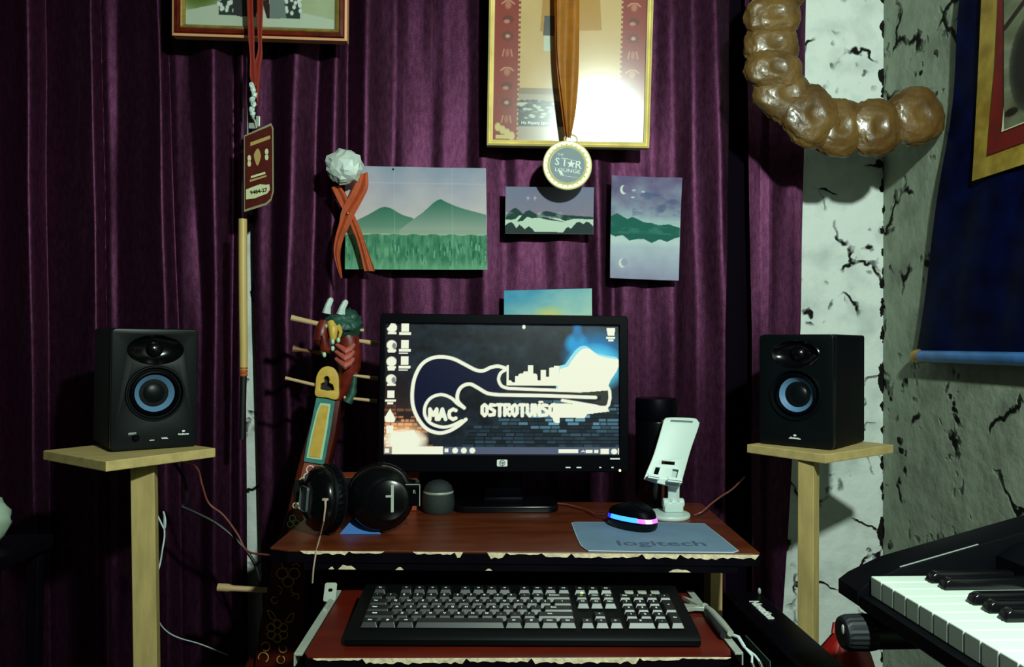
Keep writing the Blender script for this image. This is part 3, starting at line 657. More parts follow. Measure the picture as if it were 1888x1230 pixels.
card = [(452, 252), (500, 232), (502, 240), (502.5, 352), (499, 366), (490, 374), (452, 386)]
bm = NB(); prism_px(bm, [(450, 250), (500, 227), (504, 236), (504.5, 354), (500, 370), (491, 378), (450, 391)], (0, BYp, 0), (0, -1, 0), -.0015, .0, 0); obj('sleeve', bm, M['clear'], lan)
bm = NB(); prism_px(bm, card, (0, BYp, 0), (0, -1, 0), .0, .0012, 0); cardo = obj('card', bm, M['badge'], lan)
bm = NB()
prism_px(bm, cat([(476, 274), (481, 285), (480, 295), (475, 306), (470, 295), (469, 284)], 4, True), (0, BYp, 0), (0, -1, 0), .0012, .0016, 0)
prism_px(bm, [(462, 263), (498, 250), (499, 256), (462, 270)], (0, BYp, 0), (0, -1, 0), .0012, .0015, 0)
prism_px(bm, [(461, 332), (492, 323), (492, 326), (461, 336)], (0, BYp, 0), (0, -1, 0), .0012, .0015, 0)
for x, y in ((492, 280), (492, 290), (460, 292), (460, 302)): prism_px(bm, [(x + 3.4 * math.cos(a), y + 6 * math.sin(a)) for a in np.linspace(0, 6.28, 9)[:-1]], (0, BYp, 0), (0, -1, 0), .0012, .0016, 1)
prism_px(bm, [(463, 325), (489, 317), (490, 321), (463, 329)], (0, BYp, 0), (0, -1, 0), .0012, .0015, 1)
prism_px(bm, [(454, 350), (466, 345), (480, 340), (491, 341), (497, 340), (498, 350), (493, 357), (470, 366), (454, 368)], (0, BYp, 0), (0, -1, 0), .0012, .0016, 1)
obj('printed_emblem', bm, [M['badge_gold'], M['badge_pale']], lan)
bm = NB(); text(bm, '9484-27', .0105, axes(P(477, 353, BYp - .0022), Vector((1, 0, .22)).normalized(), Vector((-.22, 0, 1)).normalized(), Vector((0, -1, 0))), bold=.0003); obj('number', bm, M['black_matte'], lan)

# ---- hanging bamboo stick
SY = 1.575
fl_ = thing('bamboo_flute', 'long bamboo flute hanging upright on the left curtain beside the white wall gap', 'flute', P(448, 700, SY))
bm = NB(); tube(bm, [P(447.5, 404, SY), P(447.5, 470, SY), P(448, 560, SY), P(449, 640, SY), P(449, 682, SY)], [.0086, .0085, .0084, .008, .0078], 20)
tube(bm, [P(447.5, 404.2, SY), P(447.5, 403.6, SY)], .0055, 16); obj('bamboo_tube', bm, M['bamboo'], fl_, smooth=True)
bm = NB()
for y in (679, 685, 691): tube(bm, [P(449, y - 2.6, SY), P(449, y, SY), P(449, y + 2.6, SY)], [.0076, .0084, .0076], 16)
obj('thread_binding', bm, M['rust'], fl_, smooth=True)
bm = NB(); tube(bm, [P(449, 690, SY), P(448, 740, SY), P(446.5, 810, SY)], [.0066, .0064, .006], 16); obj('lower_joint', bm, M['wire_dark'], fl_, smooth=True)
bm = NB(); tube(bm, [P(447, 404, SY + .004), P(446, 372, SY + .02), P(447, 300, SY + .035), P(448, 200, 1.60)], .0011, 6); obj('hanging_cord', bm, M['wire_dark'], fl_, smooth=True)

# ================================================================== RIGHT WALL: garland, thangka
GY = 1.50
gar = thing('lumpy_garland', 'glossy amber-brown curved garland of puffed lobes hanging before the room corner', 'garland', P(1500, 240, GY))
lobes = [(1466, -58, 44, 34, 10), (1440, -20, 48, 42, -15), (1424, 32, 52, 42, -5), (1422, 84, 52, 42, 0), (1426, 130, 54, 42, 12), (1446, 178, 60, 50, 35), (1494, 216, 58, 54, 50), (1545, 236, 48, 56, 8), (1612, 236, 48, 54, -8), (1688, 214, 52, 55, -20)]
for k, (x, y, rx, ry, an) in enumerate(lobes):
    c_ = P(x, y, GY + (.006 if k % 2 else 0)); s = GY / F; t = bmesh.new(); bmesh.ops.create_icosphere(t, subdivisions=5, radius=1)
    for v in t.verts:
        q = v.co.normalized(); e = 1 + .07 * mnoise.noise(q * 2.2 + Vector((k * 4, 0, 0))) + .03 * mnoise.noise(q * 7 + Vector((k, 3, 0))) + .035 * abs(mnoise.noise(q * 11 + Vector((k, 9, 0)))) + .015 * abs(mnoise.noise(q * 26 + Vector((k, 2, 0))))
        q2 = Vector((math.copysign(abs(q.x) ** .80, q.x), q.y, math.copysign(abs(q.z) ** .80, q.z)))
        v.co = Vector((q2.x * rx * s * e, q2.y * .024 * e, q2.z * ry * s * e))
        if v.co.y < 0 and (q.x ** 2 + q.z ** 2) < .06: v.co.y += .005 * (1 - (q.x ** 2 + q.z ** 2) / .06)
    bm = NB(); merge(bm, t, Matrix.Translation(c_) @ Matrix.Rotation(R(an), 4, 'Y')); obj('puffed_lobe', bm, M['amber'], gar, smooth=True)
bm = NB(); tube(bm, [P(1476, -70, GY), P(1500, -150, GY + .12), P(1505, -190, YW + .005)], .0012, 6); tube(bm, [P(1422, 90, GY + .03), P(1440, 70, GY + .1), P(1452, 60, 1.68)], .001, 6); obj('hanging_thread', bm, M['wire_dark'], gar)

TXp = XW - .012
def T(x, y, X=TXp): return PX(x, y, X)
th = thing('wall_scroll', 'navy brocade hanging scroll with gold and red borders on the right wall', 'scroll', PX(1800, 660, TXp))
bm = NB(); e = [(1775, -30), (1770, 40), (1762, 160), (1751, 250), (1738, 340), (1723, 450), (1708, 560), (1696, 648)]
# cloth panel as a softly waved grid from the slanted left edge to a far (nearer the camera) edge
t = bmesh.new(); L = [T(*p) for p in cat(e, 6)]; rows = []
for i, p in enumerate(L):
    row = []
    yfar = .60 + .0 * i
    for k in range(61):
        u = k / 60; yy = p.y * (1 - u) + yfar * u; q = Vector((TXp - .003 - .006 * abs(math.sin(u * 21 + .9)) * (i / len(L)) - .002 * math.sin(i * .3 + u * 30), yy, p.z)); row.append(t.verts.new(q))
    rows.append(row)
for a, b in zip(rows, rows[1:]):
    for k in range(60): t.faces.new((a[k], a[k + 1], b[k + 1], b[k]))
bmesh.ops.solidify(t, geom=t.faces[:], thickness=.002); merge(bm, t); obj('blue_cloth', bm, M['blue_cloth'], th, smooth=True)
def border(name, pl, zb, m_, off):
    """pl: left edge pixels (top first), bottom height zb taken from its last pixel; runs towards the camera"""
    q = [PX(x, y, TXp - off) for x, y in pl]; far = [Vector((p.x, .66, p.z)) for p in q]; loop_ = q + far[::-1]
    bm = NB(); prism(bm, loop_, [p + Vector((-.0018, 0, 0)) for p in loop_]); return obj(name, bm, m_, th)
border('gold_border', [(1812, -40), (1810, 20), (1803, 170), (1796, 300), (1793.5, 334)], 0, M['gold_cloth'], .012)
border('red_border', [(1843, -40), (1841, 20), (1836, 120), (1826, 230), (1821.5, 287)], 0, M['red_cloth'], .0142)
border('cream_trim', [(1870, -40), (1866, 60), (1857, 150), (1848, 243.5)], 0, M['cream'], .0164)
q = [PX(x, y, TXp - .0186) for x, y in ((1873, -40), (1869, 60), (1860, 150), (1851, 239))]
Cv = Canvas(0, 0, 1, 1, 160, 160); Cv.a[:] = (112, 116, 92); Cv.a += (vnoise(160, 160, 10, 10, 77)[..., None] - .5) * 90; Cv.blob(.12, .62, .10, .34, (34, 32, 28), .3, 3); Cv.line([(0, .3), (.2, .05), (.4, .15)], .03, (40, 30, 24)); Cv.blob(.6, .5, .3, .4, (60, 50, 40), .6, 2); Cv.blob(.6, .3, .12, .14, (120, 90, 60), .4, 3); Cv.blob(.03, .9, .03, .03, (30, 20, 16), .3, 4); Cv.blob(.14, .93, .03, .03, (90, 20, 16), .3, 4)
zt_, zb_ = q[0].z, q[-1].z; sheet('picture_panel', [Vector((q[0].x, q[-1].y, zt_)), Vector((q[0].x, .70, zt_)), Vector((q[0].x, .70, zb_)), Vector((q[0].x, q[-1].y, zb_))], Cv.a, M['print'], th)
ra = PX(1696, 657, XW - .022); rb = Vector((ra.x, .56, ra.z))
bm = NB(); tube(bm, [ra, rb], .0125, 24); obj('bottom_rod', bm, M['blue_bright'], th, smooth=True)
bm = NB(); lathe(bm, [(0, -.0), (.008, .001), (.0145, .006), (.0155, .016), (.012, .026), (0, .026)], axes(ra + Vector((0, .018, 0)), Vector((1, 0, 0)), Vector((0, 0, 1)), Vector((0, -1, 0))), 24); obj('rod_knob', bm, M['gold_dark'], th, smooth=True)

# ================================================================== DESK
DZ = .72; TH = .020
fl0, fr0 = PZ(494, 1013, DZ), PZ(1403, 1021, DZ)
ux = (fr0 - fl0).normalized(); uy = Vector((-ux.y, ux.x, 0)); DW = (fr0 - fl0).length; DD = .37
def DK(u, v, z=0.0): return fl0 + ux * u + uy * v + Vector((0, 0, z))       # desk coordinates: u right, v away, z above the top
MD_ = axes(fl0, ux, uy, Vector((0, 0, 1)))
desk = thing('desk', 'worn reddish-brown laminate desk with chipped edges, holding the monitor', 'desk', Vector((DK(DW / 2, DD / 2).x, DK(DW / 2, DD / 2).y, 0)))
out = [(0.0, .012), (.03, 0), (DW - .012, 0), (DW, .006), (DW, DD), (0.012, DD), (0, DD - .01)]
bm = NB(); prism(bm, [DK(u, v, 0) for u, v in out], [DK(u, v, -.0035) for u, v in out], bev=.0008); obj('table_top', bm, M['laminate'], desk)
bm = NB(); prism(bm, [DK(u, v, -.0036) for u, v in out], [DK(u, v, -TH) for u, v in out], bev=.0008); obj('core_board', bm, M['edge_black'], desk)
bm = NB(); box(bm, (DW / 2 + .01, .011, -TH - .0055), (DW - .09, .018, .0108), M=MD_)
obj('front_rail', bm, M['edge_black'], desk)
bm = NB(); rr = random.Random(3)
segs = [(60, 150, 6), (150, 215, 3.5), (268, 345, 4), (345, 360, 9), (405, 440, 10), (440, 505, 3), (505, 560, 8), (560, 690, 7), (690, 760, 8), (760, 905, 8)]
sc = DW / 909
def chips(bm, a, b, dep, zt, M_, y=-.0016, down=True, scale=sc):
    n = max(3, int((b - a) / 7)); xs = [a + (b - a) * k / n for k in range(n + 1)]; lo = [0 if k in (0, n) else dep * rr.uniform(.6, 1.15) for k in range(n + 1)]
    top = [M_ @ Vector((x * scale, y, zt)) for x in xs]; bot = [M_ @ Vector((x * scale, y, zt - (.3 + d) * .00085 * (1 if down else -1))) for x, d in zip(xs, lo)]
    loop_ = top + bot[::-1]; prism(bm, loop_, [p + M_.to_3x3() @ Vector((0, .0012, 0)) for p in loop_])
def chip_part(par, *a_, **k_):
    b_ = NB(); chips(b_, *a_, **k_); o = obj('chipped_edge', b_, M['chip'], None); o.parent = par; o.location = Vector(o.location) - parent_world(par)
for a, b, d in segs: chip_part(desk, a, b, d, -.0016, MD_)
for a, b, d in ((112, 122, 4), (130, 162, 7), (236, 250, 4.5), (402, 414, 3), (740, 780, 4.5)): chip_part(desk, a, b, d, -TH - .0100, MD_, y=.0008, down=False)
def desk_leg(px0, px1, Yl, zt, m_, name='leg'):
    a, b = P(px0, 1100, Yl), P(px1, 1100, Yl); bm = NB(); box(bm, ((a.x + b.x) / 2, Yl + .02, zt / 2 + .0005), (b.x - a.x, .04, zt), .001); return obj(name, bm, m_, desk)
lz = DZ - TH
desk_leg(1310, 1332, 1.36, lz - .001, M['leg_wood']); desk_leg(576, 600, 1.36, lz - .001, M['edge_black'])
bm = NB(); a, b = P(600, 1100, 1.44), P(1310, 1100, 1.44); box(bm, ((a.x + b.x) / 2, 1.445, .39), (b.x - a.x + .02, .012, .58)); obj('back_panel', bm, M['edge_black'], desk)
# keyboard tray
KZ = .64
tl, tr_ = PZ(557, 1212, KZ), PZ(1356, 1210, KZ); tx = (tr_ - tl).normalized(); ty = Vector((-tx.y, tx.x, 0)); TW = (tr_ - tl).length; TD = .36
MT = axes(tl, tx, ty, Vector((0, 0, 1)))
out = [(0, .014), (.006, .003), (.02, 0), (TW - .02, 0), (TW - .004, .006), (TW, .02), (TW, TD), (0, TD)]
tray = bpy.data.objects.new('keyboard_tray', None)
bm = NB(); prism(bm, [MT @ Vector((u, v, 0)) for u, v in out], [MT @ Vector((u, v, -.003)) for u, v in out], bev=.0008); tray = obj('keyboard_tray', bm, M['tray_lam'], desk)
bm = NB(); prism(bm, [MT @ Vector((u, v, -.0031)) for u, v in out], [MT @ Vector((u, v, -.015)) for u, v in out], bev=.0008); o = obj('tray_core', bm, M['edge_black'], None); o.parent = tray; o.location = Vector(o.location) - parent_world(tray)
bm = NB(); sT = TW / 799
for a, b, d in ((20, 110, 3), (110, 300, 8), (300, 420, 6), (420, 620, 8), (620, 700, 4), (700, 790, 2)): chip_part(tray, a, b, d, -.0012, MT, scale=sT)
def rail(side):
    u0 = -.0065 if side < 0 else TW + .0065
    bm = NB(); box(bm, (u0, .13, .001), (.011, .25, .003), .0005, M=MT); box(bm, (u0 + side * .0045, .13, -.006), (.002, .25, .016), .0005, M=MT)
    if side < 0: plate_curve([rrect(-.009, -.014, .009, .014, .003), [(.004 * math.cos(a), .003 * math.sin(a) + .003) for a in np.linspace(0, 2 * math.pi, 12)[:-1]]], .0008, .0003, MT @ Matrix.Translation((u0 - side * -.004, .215, .012)) @ Matrix.Rotation(R(60), 4, 'X'), bm)
    tube(bm, [MT @ Vector((u0, .16, .004)), MT @ Vector((u0, .20, .004))], .003, 8)
    return obj('slide_rail', bm, M['steel'], desk)
rail(-1); rail(1)

# ================================================================== MONITOR
MYp = 1.44
cM = P(928, 726, MYp); mon = thing('monitor', 'black flat screen monitor on the desk showing a glowing guitar logo desktop', 'monitor', Vector((cM.x, MYp + .04, DZ)))
tilt = -.03
mx_ = (P(1153, 870, MYp) - P(705, 870, MYp)).normalized(); mz_ = Vector((0, .05, 1)).normalized(); mz_ = (mz_ - mx_ * mz_.dot(mx_)).normalized(); my_ = mz_.cross(mx_); o_m = P(930, 725, MYp)
def loc(px, py): h = hit(px, py, o_m, my_); d = h - o_m; return d.dot(mx_), d.dot(mz_)
Mm = axes(o_m, mx_, my_, mz_)       # y away
x0, z1 = loc(704, 580); x1, _ = loc(1155, 582); _, z0 = loc(930, 868); sx0, sz1 = loc(711, 595.5); sx1, _ = loc(1141, 597); _, sz0 = loc(925, 838.5); _, szl = loc(712, 838); _, szr = loc(1141, 839.5)
bm = NB()
Mxz = Mm @ Matrix.Rotation(R(90), 4, 'X')       # local x right, local y up, local z toward the viewer
plate_curve([rrect(x0, z0, x1, z1, .006), rrect(sx0 - .001, sz0 - .001, sx1 + .001, sz1 + .001, .001)], .008, .0018, Mxz @ Matrix.Translation((0, 0, -.002)), bm)
obj('bezel', bm, M['black'], mon)
bm = NB(); box(bm, ((x0 + x1) / 2, .022, (z0 + z1) / 2), (x1 - x0 - .006, .026, z1 - z0 - .006), .006, M=Mm); box(bm, ((x0 + x1) / 2, .043, (z0 + z1) / 2 - .01), ((x1 - x0) * .6, .03, (z1 - z0) * .62), .012, M=Mm); obj('back_shell', bm, M['black_matte'], mon, smooth=True)
# ---- the picture on the screen
C2 = Canvas(88, 100, 1772, 1058, 440, 250); X_, Y_ = C2.X, C2.Y; n1 = vnoise(250, 440, 10, 16, 51); n2 = vnoise(250, 440, 30, 50, 52)
C2.a[:] = (20, 28, 36); C2.a += ((n1 - .45)[..., None] * np.array((26, 44, 50.))) + ((n2 - .5)[..., None] * 20)
C2.put(np.clip((X_ - 1250) / 500, 0, 1) * .55 * np.clip((Y_ - 500) / 300, 0, 1), (20, 70, 104)); C2.put(np.clip(1 - (X_ - 88) / 260, 0, 1) * .8, (24, 12, 18)); C2.put(np.clip((560 - X_) / 400, 0, 1) * np.clip((Y_ - 450) / 300, 0, 1) * .6, (70, 44, 34))
rb = np.random.default_rng(8)       # brick courses of the wallpaper
y = 632
while y < 1004:
    x = 640 + rb.uniform(0, 60)
    while x < 1772:
        wb_ = rb.uniform(46, 96); br = rb.random(); prox = np.clip(1 - math.hypot((x - 1350) / 520, (y - 760) / 170), 0, 1)
        col = np.array((34, 52, 62.)) * (.55 + br * .8) + np.array((90, 140, 150.)) * prox * (br > .45) * br * 1.3
        if y > 640 and (x > 900 or y > 830): C2.rect(x, y, x + wb_ - 9, y + 19, col); C2.rect(x, y + 19, x + wb_, y + 27, (10, 16, 24)); 
        x += wb_
    y += 27
y = 700
while y < 1000:                      # warm lit bricks low on the left
    x = 92 + rb.uniform(-20, 10)
    while x < 440:
        wb_ = rb.uniform(28, 66); pr = np.clip(1 - math.hypot((x - 170) / 290, (y - 960) / 300), 0, 1)
        if rb.random() < .25 + pr: C2.rect(x, y, x + wb_ - 8, y + 18, np.array((120, 70, 46.)) * (.4 + pr) + np.array((190, 150, 110.)) * pr)
        x += wb_
    y += 26
WH = (238, 244, 218)
C2.blob(230, 930, 180, 130, (250, 190, 130), .7, 1.5); C2.blob(240, 960, 170, 90, WH, .5, 2.2); C2.poly([(140, 880), (200, 900), (300, 880), (330, 930), (330, 995), (140, 995)], WH)
C2.blob(1600, 330, 270, 230, (10, 120, 180), .8, 1.6); C2.blob(1460, 240, 95, 90, (20, 150, 205), .7, 2); C2.blob(1468, 150, 46, 90, (16, 110, 165), .8, 1.6); C2.blob(1600, 420, 240, 190, (90, 210, 240), .7, 2)
blobp = cat([(1400, 410), (1440, 350), (1480, 300), (1520, 275), (1560, 280), (1620, 325), (1700, 345), (1772, 355)], 4) + [(1772, 400), (1750, 450), (1710, 510), (1690, 560), (1690, 590), (1500, 600), (1330, 600), (1340, 430)]
for dx in (18, 9, 0): C2.poly([(p[0] - dx, p[1] - dx) for p in blobp], WH if dx == 0 else (150, 226, 232))
body = cat([(620, 690), (608, 640), (618, 588), (650, 555), (700, 546), (750, 570), (820, 612), (900, 622)], 5) + [(1200, 626), (1500, 634), (1500, 596), (1200, 586), (975, 574)] + cat([(970, 574), (925, 555), (902, 510), (912, 460), (955, 430)], 5) + cat([(955, 430), (900, 412), (845, 420), (790, 444), (735, 436), (650, 395), (580, 362), (500, 346), (420, 356), (350, 405), (305, 490), (288, 590), (292, 700), (330, 800), (390, 870), (470, 900), (540, 890), (610, 850), (668, 800)], 5) + [(600, 850), (490, 858), (420, 830), (380, 760), (392, 680), (440, 632), (520, 622), (570, 650)]
m_b = C2.poly(body); C2.put(m_b * np.clip((1000 - X_) / 120, 0, 1) * .92, (5, 10, 44)); C2.put(m_b * (X_ > 950), (34, 36, 34))
C2.poly([(1480, 600), (1520, 600), (1690, 584), (1700, 640), (1690, 690), (1560, 680), (1640, 655), (1640, 625), (1480, 612)], (52, 52, 44))
LW = 27
C2.line(cat([(655, 718), (612, 672), (606, 625), (622, 580), (655, 552), (700, 545), (750, 570), (820, 610), (900, 621)], 7) + [(1200, 625), (1600, 637)], LW, WH)
C2.line(cat([(668, 802), (610, 852), (540, 890), (470, 900), (390, 870), (328, 795), (291, 700), (286, 590), (304, 490), (350, 402), (420, 356), (500, 346), (580, 362), (660, 402), (735, 440), (790, 445), (845, 420), (900, 412), (958, 430)], 7), LW, WH)
C2.line(cat([(955, 435), (914, 462), (900, 510), (922, 556), (970, 574)], 7) + [(1200, 582), (1490, 590), (1560, 580), (1690, 562), (1703, 590), (1706, 640), (1695, 690), (1670, 722), (1600, 700), (1360, 660)], 24, WH)
C2.line(cat([(655, 716), (610, 690), (560, 645), (490, 622), (420, 645), (380, 700), (376, 770), (415, 828), (490, 857), (560, 850), (640, 812)], 7), 24, WH)
sky = [(958, 403), (973, 403), (973, 512), (985, 514), (1003, 529), (1018, 529), (1018, 484), (1042, 482), (1044, 466), (1075, 464), (1080, 450), (1110, 448), (1110, 403), (1150, 403), (1150, 464), (1176, 466), (1182, 514), (1203, 514), (1203, 435), (1242, 435), (1242, 485), (1265, 485), (1265, 420), (1296, 418), (1300, 404), (1336, 404), (1336, 470), (1350, 478), (1360, 436), (1420, 430), (1420, 600), (1330, 600), (1330, 553), (958, 553)]
C2.poly(sky, WH)
# lettering: MAC, and the pointed logo word
def strokes(segs, ox, oy, w, h, lw, c):
    for s_ in segs: C2.line([(ox + a * w, oy + b * h) for a, b in s_], lw, c)
GL = {'M': [[(0, 1), (0, 0), (.5, .6), (1, 0), (1, 1)]], 'A': [[(0, 1), (.5, 0), (1, 1)], [(.2, .66), (.8, .66)]], 'C': [[(1, .12), (.6, 0), (.1, .2), (0, .5), (.1, .8), (.6, 1), (1, .88)]],
 'E': [[(1, 0), (0, 0), (0, 1), (1, 1)], [(0, .5), (.8, .5)]], 'S': [[(1, .05), (.2, 0), (0, .3), (1, .6), (.9, .95), (0, 1)]], 'T': [[(0, 0), (1, 0)], [(.5, 0), (.5, 1.05)]], 'R': [[(0, 1), (0, 0), (.9, 0), (1, .4), (.1, .55), (1, 1)]], 'O': [[(0, .2), (.5, 0), (1, .2), (1, .8), (.5, 1.05), (0, .8), (0, .2)]], 'U': [[(0, 0), (0, .8), (.5, 1.05), (1, .8), (1, 0)]], 'N': [[(0, 1), (0, 0), (1, 1), (1, 0)]], 'Q': [[(0, .2), (.5, 0), (1, .2), (1, .8), (.5, 1.05), (0, .8), (0, .2)], [(.6, .8), (1.1, 1.5)]]}
for ch, ox in (('M', 412), ('A', 476), ('C', 548)): strokes(GL[ch], ox, 728, 48, 74, 27, WH)
for k, ch in enumerate('OSTROTUNSQUEST'): strokes(GL[ch], 784 + k * 54, 694, 34, 76, 26, WH)
C2.poly([(1290, 680), (1680, 700), (1700, 740), (1540, 760), (1520, 790), (1290, 785)], WH); C2.line([(1195, 672), (1215, 672)], 18, WH); C2.rect(1308, 780, 1342, 824, WH); C2.blob(1080, 120, 13, 16, WH, .3, 5)
# desktop icons
for k, yy in enumerate((135, 262, 383, 512)):
    C2.blob(134, yy, 38, 38, WH, .25, 5)
    if k in (1, 3): C2.blob(152, yy + 6, 16, 24, (120, 126, 130), .4, 2)
    C2.rect(104, yy + 34, 168, yy + 48, WH)
C2.poly([(88, 100), (128, 100), (108, 134), (92, 140)], (18, 24, 30))
for yy in (135, 258, 378): C2.rect(202, yy - 34, 256, yy + 28, WH); C2.rect(186, yy + 34, 272, yy + 50, WH)
for yy in (300, 424): C2.rect(186, yy, 268, yy + 10, WH); C2.rect(186, yy + 16, 250, yy + 24, WH)
for yy in (298, 428): C2.rect(110, yy, 160, yy + 20, WH)
C2.rect(108, 594, 158, 650, WH); C2.rect(94, 658, 172, 676, WH); C2.rect(110, 680, 152, 694, WH)
C2.poly([(130, 725), (170, 800), (160, 825), (100, 825), (92, 790)], WH); C2.rect(104, 850, 156, 905, WH)
C2.poly([(1680, 122), (1745, 122), (1738, 180), (1690, 180)], WH); C2.rect(1678, 186, 1742, 202, WH); C2.rect(1692, 206, 1730, 222, WH)
# task bar
C2.put((Y_ > 1003) * .92, (84, 96, 118)); C2.put((Y_ > 1003) * (X_ < 150) * .5, (200, 150, 120)); C2.rect(146, 998, 508, 1058, WH); C2.rect(98, 1012, 130, 1046, WH)
C2.rect(520, 1014, 546, 1040, WH)
for xx in (594, 656, 716): C2.blob(xx, 1028, 22, 22, WH, .25, 5)
C2.rect(1332, 1016, 1476, 1046, WH); C2.line([(1500, 1036), (1510, 1028), (1520, 1036)], 8, WH); C2.rect(1530, 1022, 1580, 1044, WH); C2.rect(1590, 1022, 1620, 1044, WH); C2.rect(1636, 1012, 1696, 1054, WH); C2.blob(1735, 1034, 24, 22, WH, .25, 5); C2.rect(1764, 1008, 1772, 1056, WH)
sheet('screen', [Mm @ Vector((sx0, -.001, sz1)), Mm @ Vector((sx1, -.001, sz1)), Mm @ Vector((sx1, -.001, sz0)), Mm @ Vector((sx0, -.001, sz0))], C2.a, M['screen'], mon)
bx, bz = loc(925.5, 853); s = MYp / F
bm = NB(); plate_curve([rrect(-9.5 * s, -6 * s, 9.5 * s, 6 * s, 2 * s)], .0006, .0002, Mxz @ Matrix.Translation((bx, bz, .0082)), bm)
badge = obj('maker_badge', bm, M['white_ink'], mon)
bm = NB(); ring = [(5 * s * math.cos(a), 5 * s * math.sin(a), .0) for a in np.linspace(0, 2 * math.pi, 20)]; tube(bm, [Mxz @ Matrix.Translation((bx, bz, .0092)) @ Vector(p) for p in ring], .0005, 6, caps=False)
text(bm, 'hp', 9 * s, Mxz @ Matrix.Translation((bx, bz + .6 * s, .0091)), sx=.8, bold=.0001); o = obj('badge_lettering', bm, M['edge_black'], None); o.parent = badge; o.location = Vector(o.location) - parent_world(badge)
for px, py, wv in ((1046, 861, 9), (1066, 861, 9), (1105, 861, 4), (1127.5, 861, 4)):
    bm = NB(); a, b = loc(px, py); box(bm, (a, -.0102, b), (wv * s, .001, 2.4 * s), .0003, M=Mm); obj('button_mark', bm, M['white_ink'], mon)
a, b = loc(1132, 845); bm = NB(); box(bm, (a, -.0102, b), (18 * s, .001, 2.6 * s), 0, M=Mm); obj('corner_sticker', bm, M['white_ink'], mon)
bm = NB(); a, b = loc(1141, 866.5); ell(bm, (a, -.0105, b), (.0024, .001, .0024), Mm, 0, 2); obj('power_light', bm, M['led_amber'], mon)
# stand
bm = NB(); sc_ = P(938, 900, MYp + .06); xq = P(893, 900, MYp + .05).x, P(962, 900, MYp + .05).x
box(bm, ((xq[0] + xq[1]) / 2, MYp + .065, DZ + .075), (xq[1] - xq[0], .03, .13), .006); box(bm, ((xq[0] + xq[1]) / 2, MYp + .055, DZ + .017), (xq[1] - xq[0] + .004, .06, .014), .004); obj('stand_column', bm, M['black'], mon, smooth=True)
bl_, brr = PZ(838, 946, DZ), PZ(1030, 946, DZ)
bm = NB(); plate_curve([rrect(-(brr.x - bl_.x) / 2, -.085, (brr.x - bl_.x) / 2, .085, .02)], .004, .002, Matrix.Translation(((bl_.x + brr.x) / 2, bl_.y + .085, DZ + .0062)), bm); obj('stand_base', bm, M['black_gloss'], mon, smooth=True)

